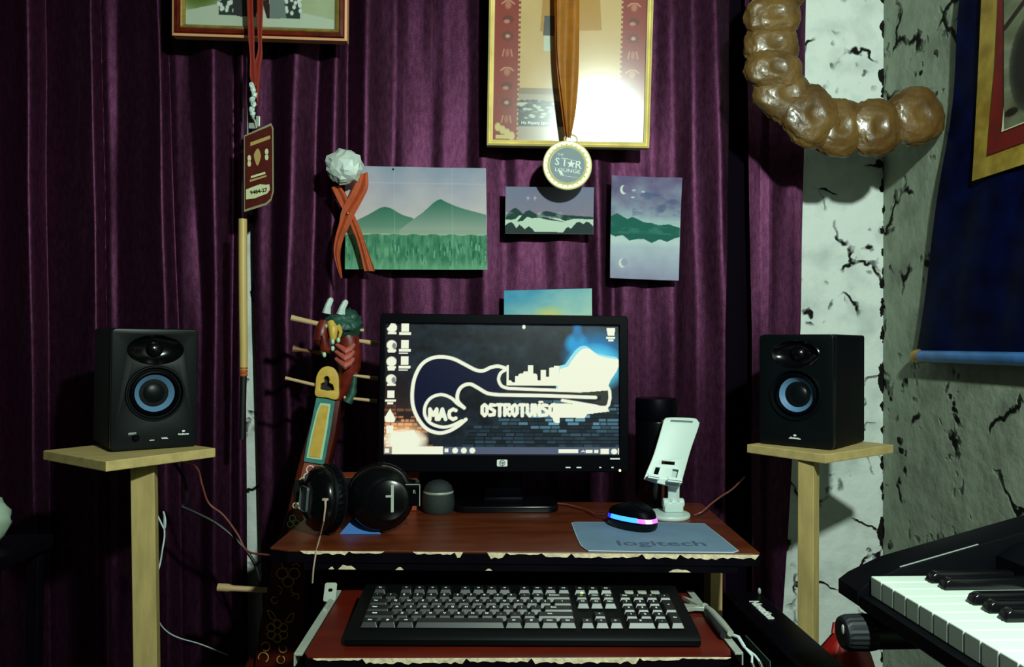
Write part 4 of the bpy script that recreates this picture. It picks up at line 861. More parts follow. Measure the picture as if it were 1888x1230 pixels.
# ================================================================== SPEAKERS ON STANDS
SZ = CAMZ - .19          # top of the boards
def speaker(nearB, farB, right, label, side):
    """nearB: base corner nearest the camera, farB: other front corner"""
    n_, f_ = Vector((nearB[0], nearB[1], SZ)), Vector((farB[0], farB[1], SZ)); left = n_ if right < 0 else f_; rt = f_ if right < 0 else n_
    X = (rt - left).normalized(); X = Vector((X.x, X.y, 0)).normalized(); Yb = Vector((-X.y, X.x, 0)); Wd = (rt - left).length; Hh = .21; Dp = .162
    Ms = axes((left + rt) / 2, X, Yb, Vector((0, 0, 1)))
    t_ = thing('speaker', label, 'speaker', (left + rt) / 2 + Yb * .08, 'pair of black studio speakers')
    bm = NB(); box(bm, (0, Dp / 2 + .006, Hh / 2 + .0015), (Wd, Dp, Hh), .004, M=Ms, seg=3); obj('cabinet', bm, M['black_matte'], t_, smooth=True)
    Mf = Ms @ Matrix.Rotation(R(90), 4, 'X')         # x right, y up, z forward
    ex = [(.0455 * math.cos(a), .026 * math.sin(a) + .174) for a in np.linspace(0, 2 * math.pi, 41)[:-1]]
    wc = [(.0475 * math.cos(a), .0475 * math.sin(a) + .098) for a in np.linspace(0, 2 * math.pi, 49)[:-1]]
    bm = NB(); plate_curve([rrect(-Wd / 2 + .002, .003, Wd / 2 - .002, Hh - .001, .006), ex, wc], .005, .0015, Mf @ Matrix.Translation((0, 0, .0005)), bm); obj('front_baffle', bm, M['baffle'], t_, smooth=True)
    bm = NB(); Mt_ = Mf @ Matrix.Translation((0, .174, 0)); lathe(bm, [(.0462, .0075), (.0445, .0085), (.040, .004), (.030, -.002), (.018, -.0055), (.0, -.0055)], Mt_, 48, sy=.57); obj('tweeter_waveguide', bm, M['black_gloss'], t_, smooth=True)
    bm = NB(); lathe(bm, [(.014, -.005), (.0135, -.003), (.011, -.001), (.007, .0015), (0, .0028)], Mt_ @ Matrix.Translation((0, 0, 0)), 32); obj('tweeter_dome', bm, M['black_gloss'], t_, smooth=True)
    Mw = Mf @ Matrix.Translation((0, .098, 0))
    bm = NB(); lathe(bm, [(.049, .0068), (.0475, .0105), (.0455, .0105), (.043, .006), (.0425, .003), (.041, .003)], Mw, 56); obj('woofer_ring', bm, M['baffle'], t_, smooth=True)
    bm = NB(); lathe(bm, [(.041, .003), (.039, .0065), (.036, .0075), (.0335, .005), (.0325, .002)], Mw, 56); obj('woofer_surround', bm, M['black'], t_, smooth=True)
    bm = NB(); lathe(bm, [(.0325, .002), (.031, .0005), (.021, -.009)], Mw, 56); obj('woofer_cone', bm, M['cone'], t_, smooth=True)
    bm = NB(); lathe(bm, [(.021, -.009), (.017, -.0055), (.010, -.003), (0, -.002)], Mw, 40); obj('dust_cap', bm, M['baffle'], t_, smooth=True)
    bm = NB(); Ml = Mf @ Matrix.Translation((.047, .024, .0076))
    text(bm, 'PreSonus', .0046, Ml, bold=.0001); ell(bm, (0, .0052, 0), (.0028, .0018, .0004), Ml, 0, 2)
    if side == 'left':
        text(bm, 'HEADPHONE', .0022, Mf @ Matrix.Translation((-.036, .0285, .0076))); text(bm, 'AUX IN', .0022, Mf @ Matrix.Translation((-.005, .0165, .0076)), bold=.0001); text(bm, 'VOL', .0034, Mf @ Matrix.Translation((.016, .0185, .0076)), bold=.0003, sx=1.6)
        box(bm, (-.036, .031, .0078), (.012, .0012, .0003), M=Mf); box(bm, (-.005, .0165, .0078), (.008, .0009, .0003), M=Mf)
    box(bm, (0, 0, 0), (.018, .0014, .0003), M=Ml)
    if side == 'right': bm.clear(); Ml = Mf @ Matrix.Translation((0, .017, .0076)); box(bm, (0, -.001, 0), (.022, .0018, .0003), M=Ml); text(bm, 'PreSonus', .0044, Ml @ Matrix.Translation((0, .0003, .0002)), bold=.0001); ell(bm, (0, .005, 0), (.0032, .0018, .0004), Ml, 0, 2)
    obj('front_lettering', bm, M['white_ink'], t_)
    if side == 'left':
        bm = NB(); lathe(bm, [(.0055, -.001), (.0055, .006), (.004, .0075), (0, .0075)], Mf @ Matrix.Translation((-.031, .023, .006)), 24); obj('volume_knob', bm, M['black'], t_, smooth=True)
    for q in ((-.05, .02), (.05, .02), (-.05, .14), (.05, .14)):
        bm = NB(); lathe(bm, [(.006, 0), (.006, .002), (0, .002)], Ms @ Matrix.Translation((q[0], q[1], 0)), 12); obj('rubber_foot', bm, M['black_matte'], t_)
    return t_
nl, flr = PZ(215, 838, SZ), PZ(360, 828.5, SZ); nl2 = P(206.5, 620, nl.y)
nl.x, nl.y = -.614, 1.325
speaker((nl.x, nl.y), (nl.x + .141 * math.cos(R(34)), nl.y + .141 * math.sin(R(34))), -1, 'black studio speaker with a blue cone on the left stand, facing right', 'left')
nr, fr_ = PZ(1541, 828, SZ), PZ(1398, 817, SZ)
nr.x, nr.y = .660, 1.350
speaker((nr.x, nr.y), (nr.x - .0997, nr.y + .0997), 1, 'black studio speaker on the right stand, standing before the white wall', 'right')
def stand(corners, post, pw, prot, lean, label, side):
    L, N_, Rr = [PZ(x, y, SZ) for x, y in corners]
    ce = (L + Rr) / 2; d1 = (Rr - N_); d1 = d1.normalized(); ang = math.atan2(d1.y, d1.x); s1 = (Rr - N_).length; s2 = (L - N_).length; S_ = (s1 + s2) / 2
    t_ = thing('speaker_stand', label, 'stand', Vector((ce.x, ce.y, 0)), 'pine speaker stands')
    d2 = Vector((-d1.y, d1.x, 0)); q = [N_, N_ + d1 * s1, N_ + d1 * s1 + d2 * s2, N_ + d2 * s2]
    bm = NB(); prism(bm, q, [p - Vector((0, 0, .0165)) for p in q], bev=.0015); obj('top_board', bm, M['pine_board'], t_)
    a = Vector(post); zt = SZ - .0167; bm = NB(); t = bmesh.new(); bmesh.ops.create_cube(t, size=1)
    for v in t.verts: v.co = Vector((v.co.x * pw, v.co.y * pw, (v.co.z + .5) * (zt - .02) + .02))
    bmesh.ops.bevel(t, geom=t.edges[:], offset=.0012, segments=2, profile=.5, affect='EDGES')
    bmesh.ops.transform(t, matrix=Matrix.Rotation(prot, 4, 'Z'), verts=t.verts[:])
    for v in t.verts: v.co.x += a.x + lean * (zt - v.co.z); v.co.y += a.y
    merge(bm, t); obj('post', bm, M['pine'], t_)
    bm = NB(); box(bm, (0, 0, .0105), (.16, .16, .019), .0015, M=Matrix.Translation((a.x + lean * zt, a.y, 0)) @ Matrix.Rotation(prot, 4, 'Z')); obj('foot_board', bm, M['pine_board'], t_)
    return t_
pl_ = P(265, 900, 1.335); stand([(118, 827), (195, 851), (397, 826)], (pl_.x, 1.335, 0), .037, R(14), .028, 'pale pine speaker stand with a square post, under the left speaker', 'left')
pr_ = P(1500, 905, 1.33); stand([(1370, 820), (1521, 838), (1647, 820)], (pr_.x, 1.35, 0), .0285, R(45), .0, 'pale pine speaker stand with a square post, under the right speaker', 'right')

# ================================================================== DRAGON-HEAD LUTE
A_ = P(605, 700, 1.50); B_ = P(499, 1230, 1.46)
ax = (A_ - B_).normalized(); lx = Vector((1, 0, 0)); lx = (lx - ax * lx.dot(ax)).normalized(); ly = ax.cross(lx); ly = ly if ly.y > 0 else -ly     # away from the camera
lute = thing('dragon_lute', 'long-necked lute with a carved dragon head, leaning behind the headphones', 'lute', Vector((B_.x - .03, B_.y, 0)))
def Lp(px, py): return hit(px, py, A_, ly)
def Lpr(bm, pts, f0, f1, mi=0, bev=0): prism_px(bm, pts, A_, -ly, f0, f1, mi, bev)
def up(px, py, off=0.0): return Lp(px, py) - ly * off
# body and lower neck: outline traced along the axis, widening downwards to the sound box on the floor
k0 = (B_ - ax * .02)
bm = NB(); Lpr(bm, [(583, 735), (627, 738), (618, 800), (603, 862), (592, 905), (574, 940), (570, 980), (566, 1040), (562, 1110), (560, 1180), (556, 1232), (468, 1232), (478, 1150), (492, 1085), (505, 1020), (530, 940), (546, 870), (564, 805)], -.055, -.002, bev=.004)
neck_lower = obj('neck', bm, M['lute_body'], lute, smooth=True)
t = NB(); rows = []
fz = .004; zB = B_.z
import itertools
Lb = (zB - fz) / ax.z
bm = NB(); t = bmesh.new(); ringsN = 18
for i in range(ringsN + 1):
    u = i / ringsN; wid = .050 + .055 * math.sin(min(u * 1.25, 1) * math.pi / 2) if u < .8 else .105 * math.sqrt(max(0, 1 - ((u - .8) / .2) ** 2)) + .004
    dep = .028 + .03 * math.sin(u * math.pi * .8); c_ = B_ - ax * (Lb * u) + ly * .03
    rows.append([t.verts.new(c_ + lx * (wid * math.cos(2 * math.pi * k / 28)) + ly * (dep * math.sin(2 * math.pi * k / 28) * (1 if math.sin(2 * math.pi * k / 28) > 0 else .55))) for k in range(28)])
for a, b in zip(rows, rows[1:]):
    for k in range(28): t.faces.new((a[k], a[(k + 1) % 28], b[(k + 1) % 28], b[k]))
t.faces.new(rows[0][::-1]); t.faces.new(rows[-1]); zmin = min(v.co.z for v in t.verts)
for v in t.verts: v.co.z = max(v.co.z, .003)
merge(bm, t); obj('sound_box', bm, M['lute_body'], lute, smooth=True)
# decorated fingerboard pieces
bm = NB(); Lpr(bm, [(583.5, 733), (618, 737), (610, 790), (600, 845), (597, 857), (560, 851), (566, 815), (575, 775)], -.004, .0015, bev=.0005); obj('turquoise_border', bm, M['teal'], lute)
bm = NB(); Lpr(bm, [(591, 743), (610, 745), (604, 790), (594, 848), (565.5, 844), (574, 800), (584, 760)], .0012, .0024); obj('mint_line', bm, M['mint'], lute)
bm = NB(); Lpr(bm, [(593, 747), (606.5, 748.5), (600, 792), (590, 844), (570, 841), (578, 800), (587, 763)], .0022, .0036); obj('yellow_inlay', bm, M['yellow'], lute)
bm = NB(); Lpr(bm, [(561, 853), (597, 859), (590, 900), (574, 935), (566, 980), (530, 985), (545, 930), (552, 890)], -.004, .001); obj('painted_neck_panel', bm, M['lute_neck'], lute)
def curls(bm, cx, cy, r, w_, n=18, a0=0, a1=360, off=.0022):
    tube(bm, [up(cx + r * math.cos(R(a)), cy + r * math.sin(R(a)), off) for a in np.linspace(a0, a1, n)], w_, 6)
def flower_white(x, y, r, m_):
    bm = NB()
    for a in (0, 120, 240): curls(bm, x + r * .6 * math.cos(R(a + 20)), y + r * .6 * math.sin(R(a + 20)), r * .5, .0011)
    curls(bm, x, y, r * .2, .001); obj('painted_flower', bm, m_, lute)
for x, y, r in ((574, 874, 14), (560, 895, 13), (551, 928, 11), (541, 962, 11)): flower_white(x, y, r, M['mint'] if y > 880 else M['white_ink'])
# nut piece: yellow arch with a trefoil hole
O2 = up(604, 712); Mn = axes(O2, lx, ax, -ly)
def L2(px, py): d = Lp(px, py) - O2; return d.dot(lx), d.dot(ax)
bm = NB(); arch = cat([(584, 712), (586, 694), (594, 681), (605, 677), (616, 681), (623, 694), (624, 712), (622, 735), (603, 732), (584, 729)], 5, True)
hole = [(589, 719), (591, 707), (597, 704), (596, 697), (601, 692), (607, 693), (610, 699), (609, 705), (616, 709), (619, 721), (604, 722)]
plate_curve([[L2(*p) for p in arch], [L2(*p) for p in hole]], .005, .0015, Mn, bm); obj('yellow_nut_arch', bm, M['yellow'], lute, smooth=True)
bm = NB(); Lpr(bm, [(588, 690), (620, 692), (620, 722), (588, 720)], -.02, -.008); obj('nut_recess', bm, M['wire_dark'], lute)
# pegbox curving up into the head
bm = NB(); tube(bm, [up(612, 742, -.02), up(628, 722, -.018), up(638, 700, -.014), up(644, 675, -.010), up(645, 650, -.006), up(642, 628, -.002), up(634, 606, 0)], [.010, .016, .019, .021, .0225, .0225, .021], 20); obj('pegbox', bm, M['redwood'], lute, smooth=True)
bm = NB()
for k, (x, y) in enumerate(((641, 642), (640, 655), (640, 668))): tube(bm, [up(x - 19, y - 6, .012), up(x - 6, y + 3, .0205), up(x, y + 8, .022), up(x + 7, y + 3, .0205), up(x + 14, y - 6, .013)], [.0035, .006, .0075, .006, .0035], 8)
obj('chest_scales', bm, M['pinkwood'], lute, smooth=True)
bm = NB(); tube(bm, [up(640, 742, -.004), up(650, 722, -.004), up(654, 690, -.002), up(657, 650, -.002), up(656, 615, -.004), up(648, 590, -.008)], [.010, .008, .0045, .004, .006, .010], 12); t_ = bm; obj('green_mane', bm, M['dgreen'], lute, smooth=True)
# head
bm = NB(); ell(bm, up(628, 602, .008), (.034, .03, .026), None, 0, 4, .22, 60, 3); ell(bm, up(645, 598, 0), (.022, .028, .030), None, 0, 3, .3, 60, 5); obj('green_crown', bm, M['dgreen'], lute, smooth=True)
bm = NB(); tube(bm, [up(604, 596, .03), up(600, 612, .034), up(598, 630, .036), up(600, 640, .034)], [.010, .014, .014, .006], 14); tube(bm, [up(604, 622, .046), up(606, 646, .042), up(616, 650, .036)], [.006, .009, .005], 10); obj('red_jaw', bm, M['redwood'], lute, smooth=True)
bm = NB()
tube(bm, [up(616, 598, .040), up(622, 610, .046), up(622, 626, .046), up(620, 634, .044)], [.007, .0095, .007, .003], 12); tube(bm, [up(594, 600, .03), up(590, 614, .034), up(591, 630, .034)], [.003, .0035, .002], 8); tube(bm, [up(629, 603, .04), up(634, 615, .036), (up(630, 628, .034))], [.005, .004, .002], 8)
obj('gold_muzzle', bm, M['yellow'], lute, smooth=True)
for x, y in ((622, 634), (622, 646), (632, 631), (607, 657)):
    bm = NB(); ell(bm, up(x, y, .05), (.0038, .004, .0055), None, 0, 2); obj('tooth', bm, M['mint'], lute, smooth=True)
bm = NB(); ell(bm, up(611, 605, .040), (.006, .005, .005), None, 0, 2); obj('eye', bm, M['mint'], lute, smooth=True)
for x0_, y0_, x1_, y1_ in ((606, 580, 613, 556), (632, 582, 640, 560)):
    bm = NB(); tube(bm, [up(x0_, y0_, .022), up((x0_ + x1_) / 2 - 1, (y0_ + y1_) / 2, .024), up(x1_, y1_, .020), up(x1_ + 1, y1_ - 3, .018)], [.0085, .0062, .0058, .004], 7); obj('horn', bm, M['white_plastic'], lute)
for a, b, r0, r1, mm in (((537, 586), (600, 600), .0062, .0048, 'peg'), ((540, 643), (600, 652), .0075, .004, 'peg_dark'), ((526, 697), (588, 712), .0036, .0036, 'peg'), ((651, 606), (670, 609), .0040, .0034, 'peg'), ((652, 627), (697, 634), .0045, .0060, 'peg'), ((650, 692), (696, 698), .0034, .004, 'peg'), ((634, 733), (694, 740), .0032, .0038, 'peg')):
    bm = NB(); far_ = mm != 'x'
    pts = [up(a[0], a[1], .0), up(a[0] * .75 + b[0] * .25, a[1] * .75 + b[1] * .25, -.002), up(b[0], b[1], -.006)]
    tube(bm, pts, [r0, r0 * .9 if mm == 'peg' else r0 * .5, r1], 14); obj('tuning_peg', bm, M[mm], lute, smooth=True)
bm = NB(); tube(bm, [up(402, 1083, .0), up(420, 1084, 0), up(430, 1085, 0), up(500, 1091, -.01)], [.0075, .0075, .0055, .005], 14); obj('tuning_peg', bm, M['peg'], lute, smooth=True)
# floral painting lower down
bm = NB()
for dx, dy in ((-11, -6), (11, -6), (0, 9)): curls(bm, 532 + dx, 1063 + dy, 10, .0013)
obj('gold_flower', bm, M['floral'], lute)
bm = NB()
for a in range(0, 360, 60): curls(bm, 512 + 13 * math.cos(R(a + 30)), 1163 + 13 * math.sin(R(a + 30)), 7.5, .0013)
obj('gold_flower', bm, M['floral'], lute)
for pts in ([(493, 1125), (502, 1128), (510, 1142), (500, 1140), (493, 1125)], [(543, 1130), (534, 1134), (528, 1146), (538, 1145), (543, 1130)]):
    bm = NB(); tube(bm, [up(x, y, .0015) for x, y in cat(pts, 4)], .0012, 6); obj('gold_leaf', bm, M['floral'], lute)
for cx, cy, r, a0, a1 in ((507, 1106, 6, 0, 300), (512, 1088, 8, -90, 60), (546, 1100, 6, 180, 430), (544, 1088, 6, 60, 220), (490, 1192, 8, -160, 120), (486, 1212, 9, -200, 60), (522, 1196, 7, -60, 220), (518, 1216, 7, -60, 260), (528, 1040, 8, 60, 200), (546, 1046, 7, 200, 350)):
    bm = NB(); curls(bm, cx, cy, r, .0011, a0=a0, a1=a1, off=.0015); obj('gold_scroll', bm, M['floral'], lute)

# ================================================================== THINGS ON THE DESK
# ---- headphones: two cups resting on the desk, the band curving away behind them
c1 = PZ(700, 984, DZ); RC = .0590
cR = Vector((P(701, 927, c1.y).x, c1.y, DZ + RC + .001)); cL = Vector((P(587, 926, c1.y - .005).x, c1.y - .005, DZ + RC + .001))
hp = thing('headphones', 'black over-ear headphones resting on their cups, front left of the desk', 'headphones', Vector(((cR.x + cL.x) / 2, c1.y, DZ)))
def cup(c, yaw, pitch, nm):
    z = Vector((math.sin(R(yaw)) * math.cos(R(pitch)), -math.cos(R(yaw)) * math.cos(R(pitch)), math.sin(R(pitch)))); x = Vector((0, 0, 1)).cross(z).normalized(); y = z.cross(x); Mc = axes(c, x, y, z)
    bm = NB(); lathe(bm, [(0, .022), (.020, .0215), (.030, .020), (.034, .0165), (.046, .012), (.0525, .004), (.054, -.004), (.052, -.008)], Mc, 56); obj('ear_cup', bm, M['black_gloss'], hp, smooth=True)
    bm = NB(); lathe(bm, [(.052, -.007), (.0562, -.012), (.0562, -.022), (.050, -.030), (.040, -.030), (.030, -.022), (.030, -.012), (0, -.012)], Mc, 56); pad_ = obj('ear_pad', bm, M['black_matte'], hp, smooth=True)
    for k in range(34):
        a = 2 * math.pi * k / 34; pass
    bm = NB()
    t = bmesh.new(); n = 68; rr_ = []
    for r0, h0, am in ((.0566, -.011, 0), (.0578, -.015, .0010), (.0578, -.019, .0010), (.0566, -.023, 0)):
        rr_.append([t.verts.new((( r0 - am * (k % 2)) * math.cos(2 * math.pi * k / n), (r0 - am * (k % 2)) * math.sin(2 * math.pi * k / n), h0)) for k in range(n)])
    for a, b in zip(rr_, rr_[1:]):
        for k in range(n): t.faces.new((a[k], a[(k + 1) % n], b[(k + 1) % n], b[k]))
    merge(bm, t, Mc); o = obj('pad_seam', bm, M['black'], None); o.parent = pad_; o.location = Vector(o.location) - parent_world(pad_)
    return Mc
McR = cup(cR, 8, 6, 'R'); McL = cup(cL, -56, 4, 'L')
bm = NB(); lathe(bm, [(.034, .012), (.033, .0235), (.029, .0255), (0, .026)], McR @ Matrix.Translation((.013, -.002, 0)), 48); obj('centre_hub', bm, M['black_gloss'], hp, smooth=True)
bm = NB(); box(bm, (.019, .000, .0265), (.0048, .044, .0012), .0005, M=McR); box(bm, (.014, .004, .0266), (.012, .0036, .0012), .0004, M=McR); obj('logo_bar', bm, M['steel'], hp)
bm = NB(); box(bm, (-.004, 0, .0222), (.030, .040, .0012), .004, M=McL); obj('cup_plate', bm, M['plate_grey'], hp)
bm = NB(); ell(bm, (-.040, .004, .016), (.007, .007, .005), McL, 0, 3); obj('pivot_cap', bm, M['black_gloss'], hp, smooth=True)
hb = cR + Vector((.060, .012, .006)); he = cL + Vector((-.040, .02, .006))
bm = NB(); t = bmesh.new(); rows = []
pth = cat([tuple(hb), tuple(cR + Vector((.056, .05, .004))), tuple(cR + Vector((.02, .09, .0))), tuple((cR + cL) / 2 + Vector((0, .105, -.002))), tuple(cL + Vector((-.02, .09, .0))), tuple(cL + Vector((-.045, .05, .004))), tuple(he)], 6)
for i, p in enumerate(pth):
    d = (Vector(pth[min(i + 1, len(pth) - 1)]) - Vector(pth[max(i - 1, 0)])).normalized(); nn = d.cross(Vector((0, 0, 1))).normalized(); c_ = Vector(p)
    rows.append([t.verts.new(c_ + nn * a + Vector((0, 0, b))) for a, b in ((-.003, -.017), (.003, -.017), (.0045, 0), (.003, .017), (-.003, .017), (-.0045, 0))])
for a, b in zip(rows, rows[1:]):
    for k in range(6): t.faces.new((a[k], a[(k + 1) % 6], b[(k + 1) % 6], b[k]))
t.faces.new(rows[0]); t.faces.new(rows[-1]); merge(bm, t); obj('headband', bm, M['black_matte'], hp, smooth=True)
bm = NB(); box(bm, tuple(cR + Vector((.052, .004, .004))), (.030, .014, .036), .003); box(bm, tuple(cR + Vector((.066, -.002, .004))), (.0012, .006, .034), 0, mi=1); box(bm, tuple(cR + Vector((.054, -.0032, .0225))), (.024, .001, .001), 0, mi=1); yk = obj('yoke', bm, [M['black'], M['steel']], hp)
bm = NB(); text(bm, 'R', .009, axes(cR + Vector((.057, -.0035, .010)), Vector((1, 0, 0)), Vector((0, 0, 1)), Vector((0, -1, 0)))); o = obj('side_letter', bm, M['steel'], None); o.parent = yk; o.location = Vector(o.location) - parent_world(yk)
bm = NB(); q0 = P(600, 921, cL.y - .045); tube(bm, [q0, P(600, 935, cL.y - .055), P(597, 960, c1.y - .06), P(590, 990, PZ(590, 990, DZ + .002).y), P(583, 1016, fl0.y - .006), P(578, 1048, fl0.y - .012), P(576, 1075, fl0.y - .006)], [.0022, .0016, .0013, .0013, .0013, .0013, .0013], 8); box(bm, tuple(q0), (.010, .006, .004), .001); obj('cord', bm, M['wire_tan'], hp, smooth=True)

# ---- blue card, red box, mesh speaker behind the headphones
q = PZ(664, 987, DZ); yb_ = q.y + .006
bm = NB(); a, b, c_ = P(626, 990, yb_), P(702, 990, yb_), P(664, 940, yb_ + .02)
for p in (a, b): p.z = DZ + .0005
prism(bm, [a, b, c_], [p + Vector((0, .0015, 0)) for p in (a, b, c_)]); prism(bm, [b + Vector((0, .06, 0)), a + Vector((0, .06, 0)), c_ + Vector((0, .002, 0))], [p + Vector((0, -.0015, 0)) for p in (b + Vector((0, .06, 0)), a + Vector((0, .06, 0)), c_ + Vector((0, .002, 0)))])
o = obj('folded_card', bm, M['blue_card']); tag(o, 'bright blue folded card standing between the two headphone cups', 'card')
yb_ = 1.452; x0_, x1_ = P(600, 900, yb_).x, P(769.5, 900, yb_).x; zt_ = P(700, 880, yb_).z
rbx = thing('wooden_box', 'orange-red wooden box on the desk behind the headphones', 'box', Vector(((x0_ + x1_) / 2, yb_ + .03, DZ)))
bm = NB(); box(bm, ((x0_ + x1_) / 2, yb_ + .03, (DZ + .0005 + zt_ - .008) / 2), (x1_ - x0_ - .003, .057, zt_ - DZ - .0085), .0015); obj('box_body', bm, M['red_box'], rbx)
bm = NB(); box(bm, ((x0_ + x1_) / 2, yb_ + .03, zt_ - .004), (x1_ - x0_, .060, .008), .0015); obj('lid', bm, M['red_box'], rbx)
c0 = PZ(808, 950, DZ); rS = 29.5 / F * c0.y; cb = Vector((P(808, 920, c0.y + .03).x, c0.y + .03, DZ))
ms = thing('mesh_speaker', 'small round dark mesh-covered speaker left of the monitor base', 'speaker', cb)
bm = NB(); lathe(bm, [(.0, .0005), (rS * .92, .0005), (rS * 1.0, .006), (rS * 1.03, .020), (rS * .98, .034), (rS * .93, .038)], Matrix.Translation(cb), 48); obj('lower_shell', bm, M['mesh_ball'], ms, smooth=True)
bm = NB(); lathe(bm, [(rS * .95, .0365), (rS * .97, .0385), (rS * .95, .0405)], Matrix.Translation(cb), 48); obj('trim_ring', bm, M['steel'], ms, smooth=True)
bm = NB(); lathe(bm, [(rS * .93, .0405), (rS * .84, .049), (rS * .6, .056), (rS * .3, .0595), (0, .0605)], Matrix.Translation(cb), 48); obj('upper_shell', bm, M['mesh_ball'], ms, smooth=True)

# ---- dark bottle with a copper stripe, behind the phone stand
bt0 = P(1209, 900, 1.49); hB = P(1209, 737, 1.45).z - DZ; rB = 38 / F * 1.49
bot = thing('flask', 'tall black flask with a copper stripe, behind the white phone stand', 'flask', Vector((bt0.x, 1.49, DZ)))
Mb = Matrix.Translation((bt0.x, 1.49, DZ + .0005))
bm = NB(); lathe(bm, [(0, 0), (rB * .93, 0), (rB, .004), (rB, hB * .78), (rB * .985, hB * .79)], Mb, 48); obj('flask_body', bm, M['black_gloss'], bot, smooth=True)
bm = NB(); lathe(bm, [(rB * .985, hB * .79), (rB * 1.01, hB * .80), (rB * 1.01, hB * .98), (rB * .96, hB), (0, hB)], Mb, 48); obj('lid', bm, M['black'], bot, smooth=True)
bm = NB(); a = math.atan2(-1, .10); c_ = Vector((bt0.x + rB * .97 * math.cos(a), 1.49 + rB * .97 * math.sin(a), DZ + .008)); tube(bm, [c_, c_ + Vector((0, 0, hB * .78))], .0035, 12); obj('copper_stripe', bm, M['copper'], bot, smooth=True)

# ---- mouse mat
mz = DZ + .0022
pp = [(1054, 964), (1062, 962.5), (1185, 963), (1298, 965), (1330, 990), (1361, 1015), (1352, 1018), (1220, 1017), (1085, 1015), (1072, 1006), (1064, 990)]
w_ = [PZ(x, y, mz) for x, y in pp]; o_pad = sum(w_, Vector()) / len(w_)
mat_t = thing('mouse_mat', 'slate blue mouse mat lettered with its maker name, front right of the desk', 'mouse mat', Vector((o_pad.x, o_pad.y, DZ)))
bm = NB(); prism(bm, w_, [p - Vector((0, 0, .0020)) for p in w_]); obj('mat_cloth', bm, M['pad'], mat_t)
bm = NB(); cc = [tuple(p + Vector((0, 0, -.0008))) for p in w_]; tube(bm, cc + [cc[0]], .0010, 6, caps=False); obj('stitched_edge', bm, M['pad_edge'], mat_t, smooth=True)
ta, tb = PZ(1138, 1002, mz), PZ(1300, 1003, mz); tx_ = (tb - ta).normalized(); bm = NB(); text(bm, 'logitech', .042, axes((ta + tb) / 2 + Vector((0, 0, .0001)), tx_, Vector((-tx_.y, tx_.x, 0)), Vector((0, 0, 1))), ext=.00015, bold=.0006, sx=.95)
Vx = [v.co.copy() for v in bm.verts]; wx_ = max((v - ta).dot(tx_) for v in Vx) - min((v - ta).dot(tx_) for v in Vx); kx = (tb - ta).length / wx_
mid = (ta + tb) / 2
for v in bm.verts: v.co = mid + tx_ * ((v.co - mid).dot(tx_) * kx) + Vector((0, 0, v.co.z - mid.z)) + Vector((-tx_.y, tx_.x, 0)) * (v.co - mid).dot(Vector((-tx_.y, tx_.x, 0)))
obj('mat_lettering', bm, M['pad_ink'], mat_t)

# ---- mouse with lit edge
mc = PZ(1168, 975, mz); mou = thing('computer_mouse', 'black computer mouse glowing blue and magenta along its rim, on the mouse mat', 'mouse', mc + Vector((0, .012, 0)))
Mo = Matrix.Translation(mc + Vector((0, .012, .0012))) @ Matrix.Rotation(R(38), 4, 'Z')      # local y = long axis
def mouse_ring(z, k): 
    out = []
    for i in range(48):
        a = 2 * math.pi * i / 48; c_, s_ = math.cos(a), math.sin(a)
        x = .0305 * k * math.copysign(abs(c_) ** .8, c_) * (1 - .10 * abs(s_)); y = .049 * k * math.copysign(abs(s_) ** .85, s_); out.append(Mo @ Vector((x, y, z * 1.15 * (1 - .10 * s_ * s_ + .04 * -s_))))
    return out
def mouse_band(levels, nm, m_, cap_top=False, cap_bot=False, arc=None):
    t = bmesh.new(); rows = [[t.verts.new(p) for p in mouse_ring(z, k)] for z, k in levels]
    for a, b in zip(rows, rows[1:]):
        for k in (range(48) if arc is None else [j % 48 for j in range(*arc)]): t.faces.new((a[k], a[(k + 1) % 48], b[(k + 1) % 48], b[k]))
    if cap_bot: t.faces.new(rows[0])
    if cap_top: t.faces.new(rows[-1])
    bmesh.ops.delete(t, geom=[v for v in t.verts if not v.link_faces], context='VERTS'); bm = NB(); merge(bm, t); return obj(nm, bm, m_, mou, smooth=True)
mouse_band([(.0005, .93), (.004, .99), (.009, 1.0), (.0125, .985)], 'lower_shell', M['black_gloss'], cap_bot=True)
mouse_band([(.0125, .985), (.016, .97), (.019, .945)], 'blue_light_strip', M['led_blue'], arc=(0, 48))
mouse_band([(.0128, 1.0), (.016, .985), (.0195, .95)], 'cyan_light_strip', M['led_cyan'], arc=(20, 29))
mouse_band([(.0128, 1.0), (.016, .985), (.019, .955)], 'magenta_light_strip', M['led_pink'], arc=(29, 39))
mouse_band([(.0132, 1.006), (.016, .99), (.018, .965)], 'white_light_spot', M['led_white'], arc=(32, 35))
mouse_band([(.019, .95), (.026, .90), (.032, .76), (.036, .52), (.0378, .25), (.038, .03)], 'top_shell', M['black'], cap_top=True)
bm = NB(); tube(bm, [mc + Vector((-.030, .055, .012)), mc + Vector((-.05, .09, .004)), mc + Vector((-.06, .14, .0025)), mc + Vector((-.09, .19, .0018)), mc + Vector((-.13, .21, .0014))], .0016, 8); obj('cable', bm, M['wire_copper'], mou, smooth=True)

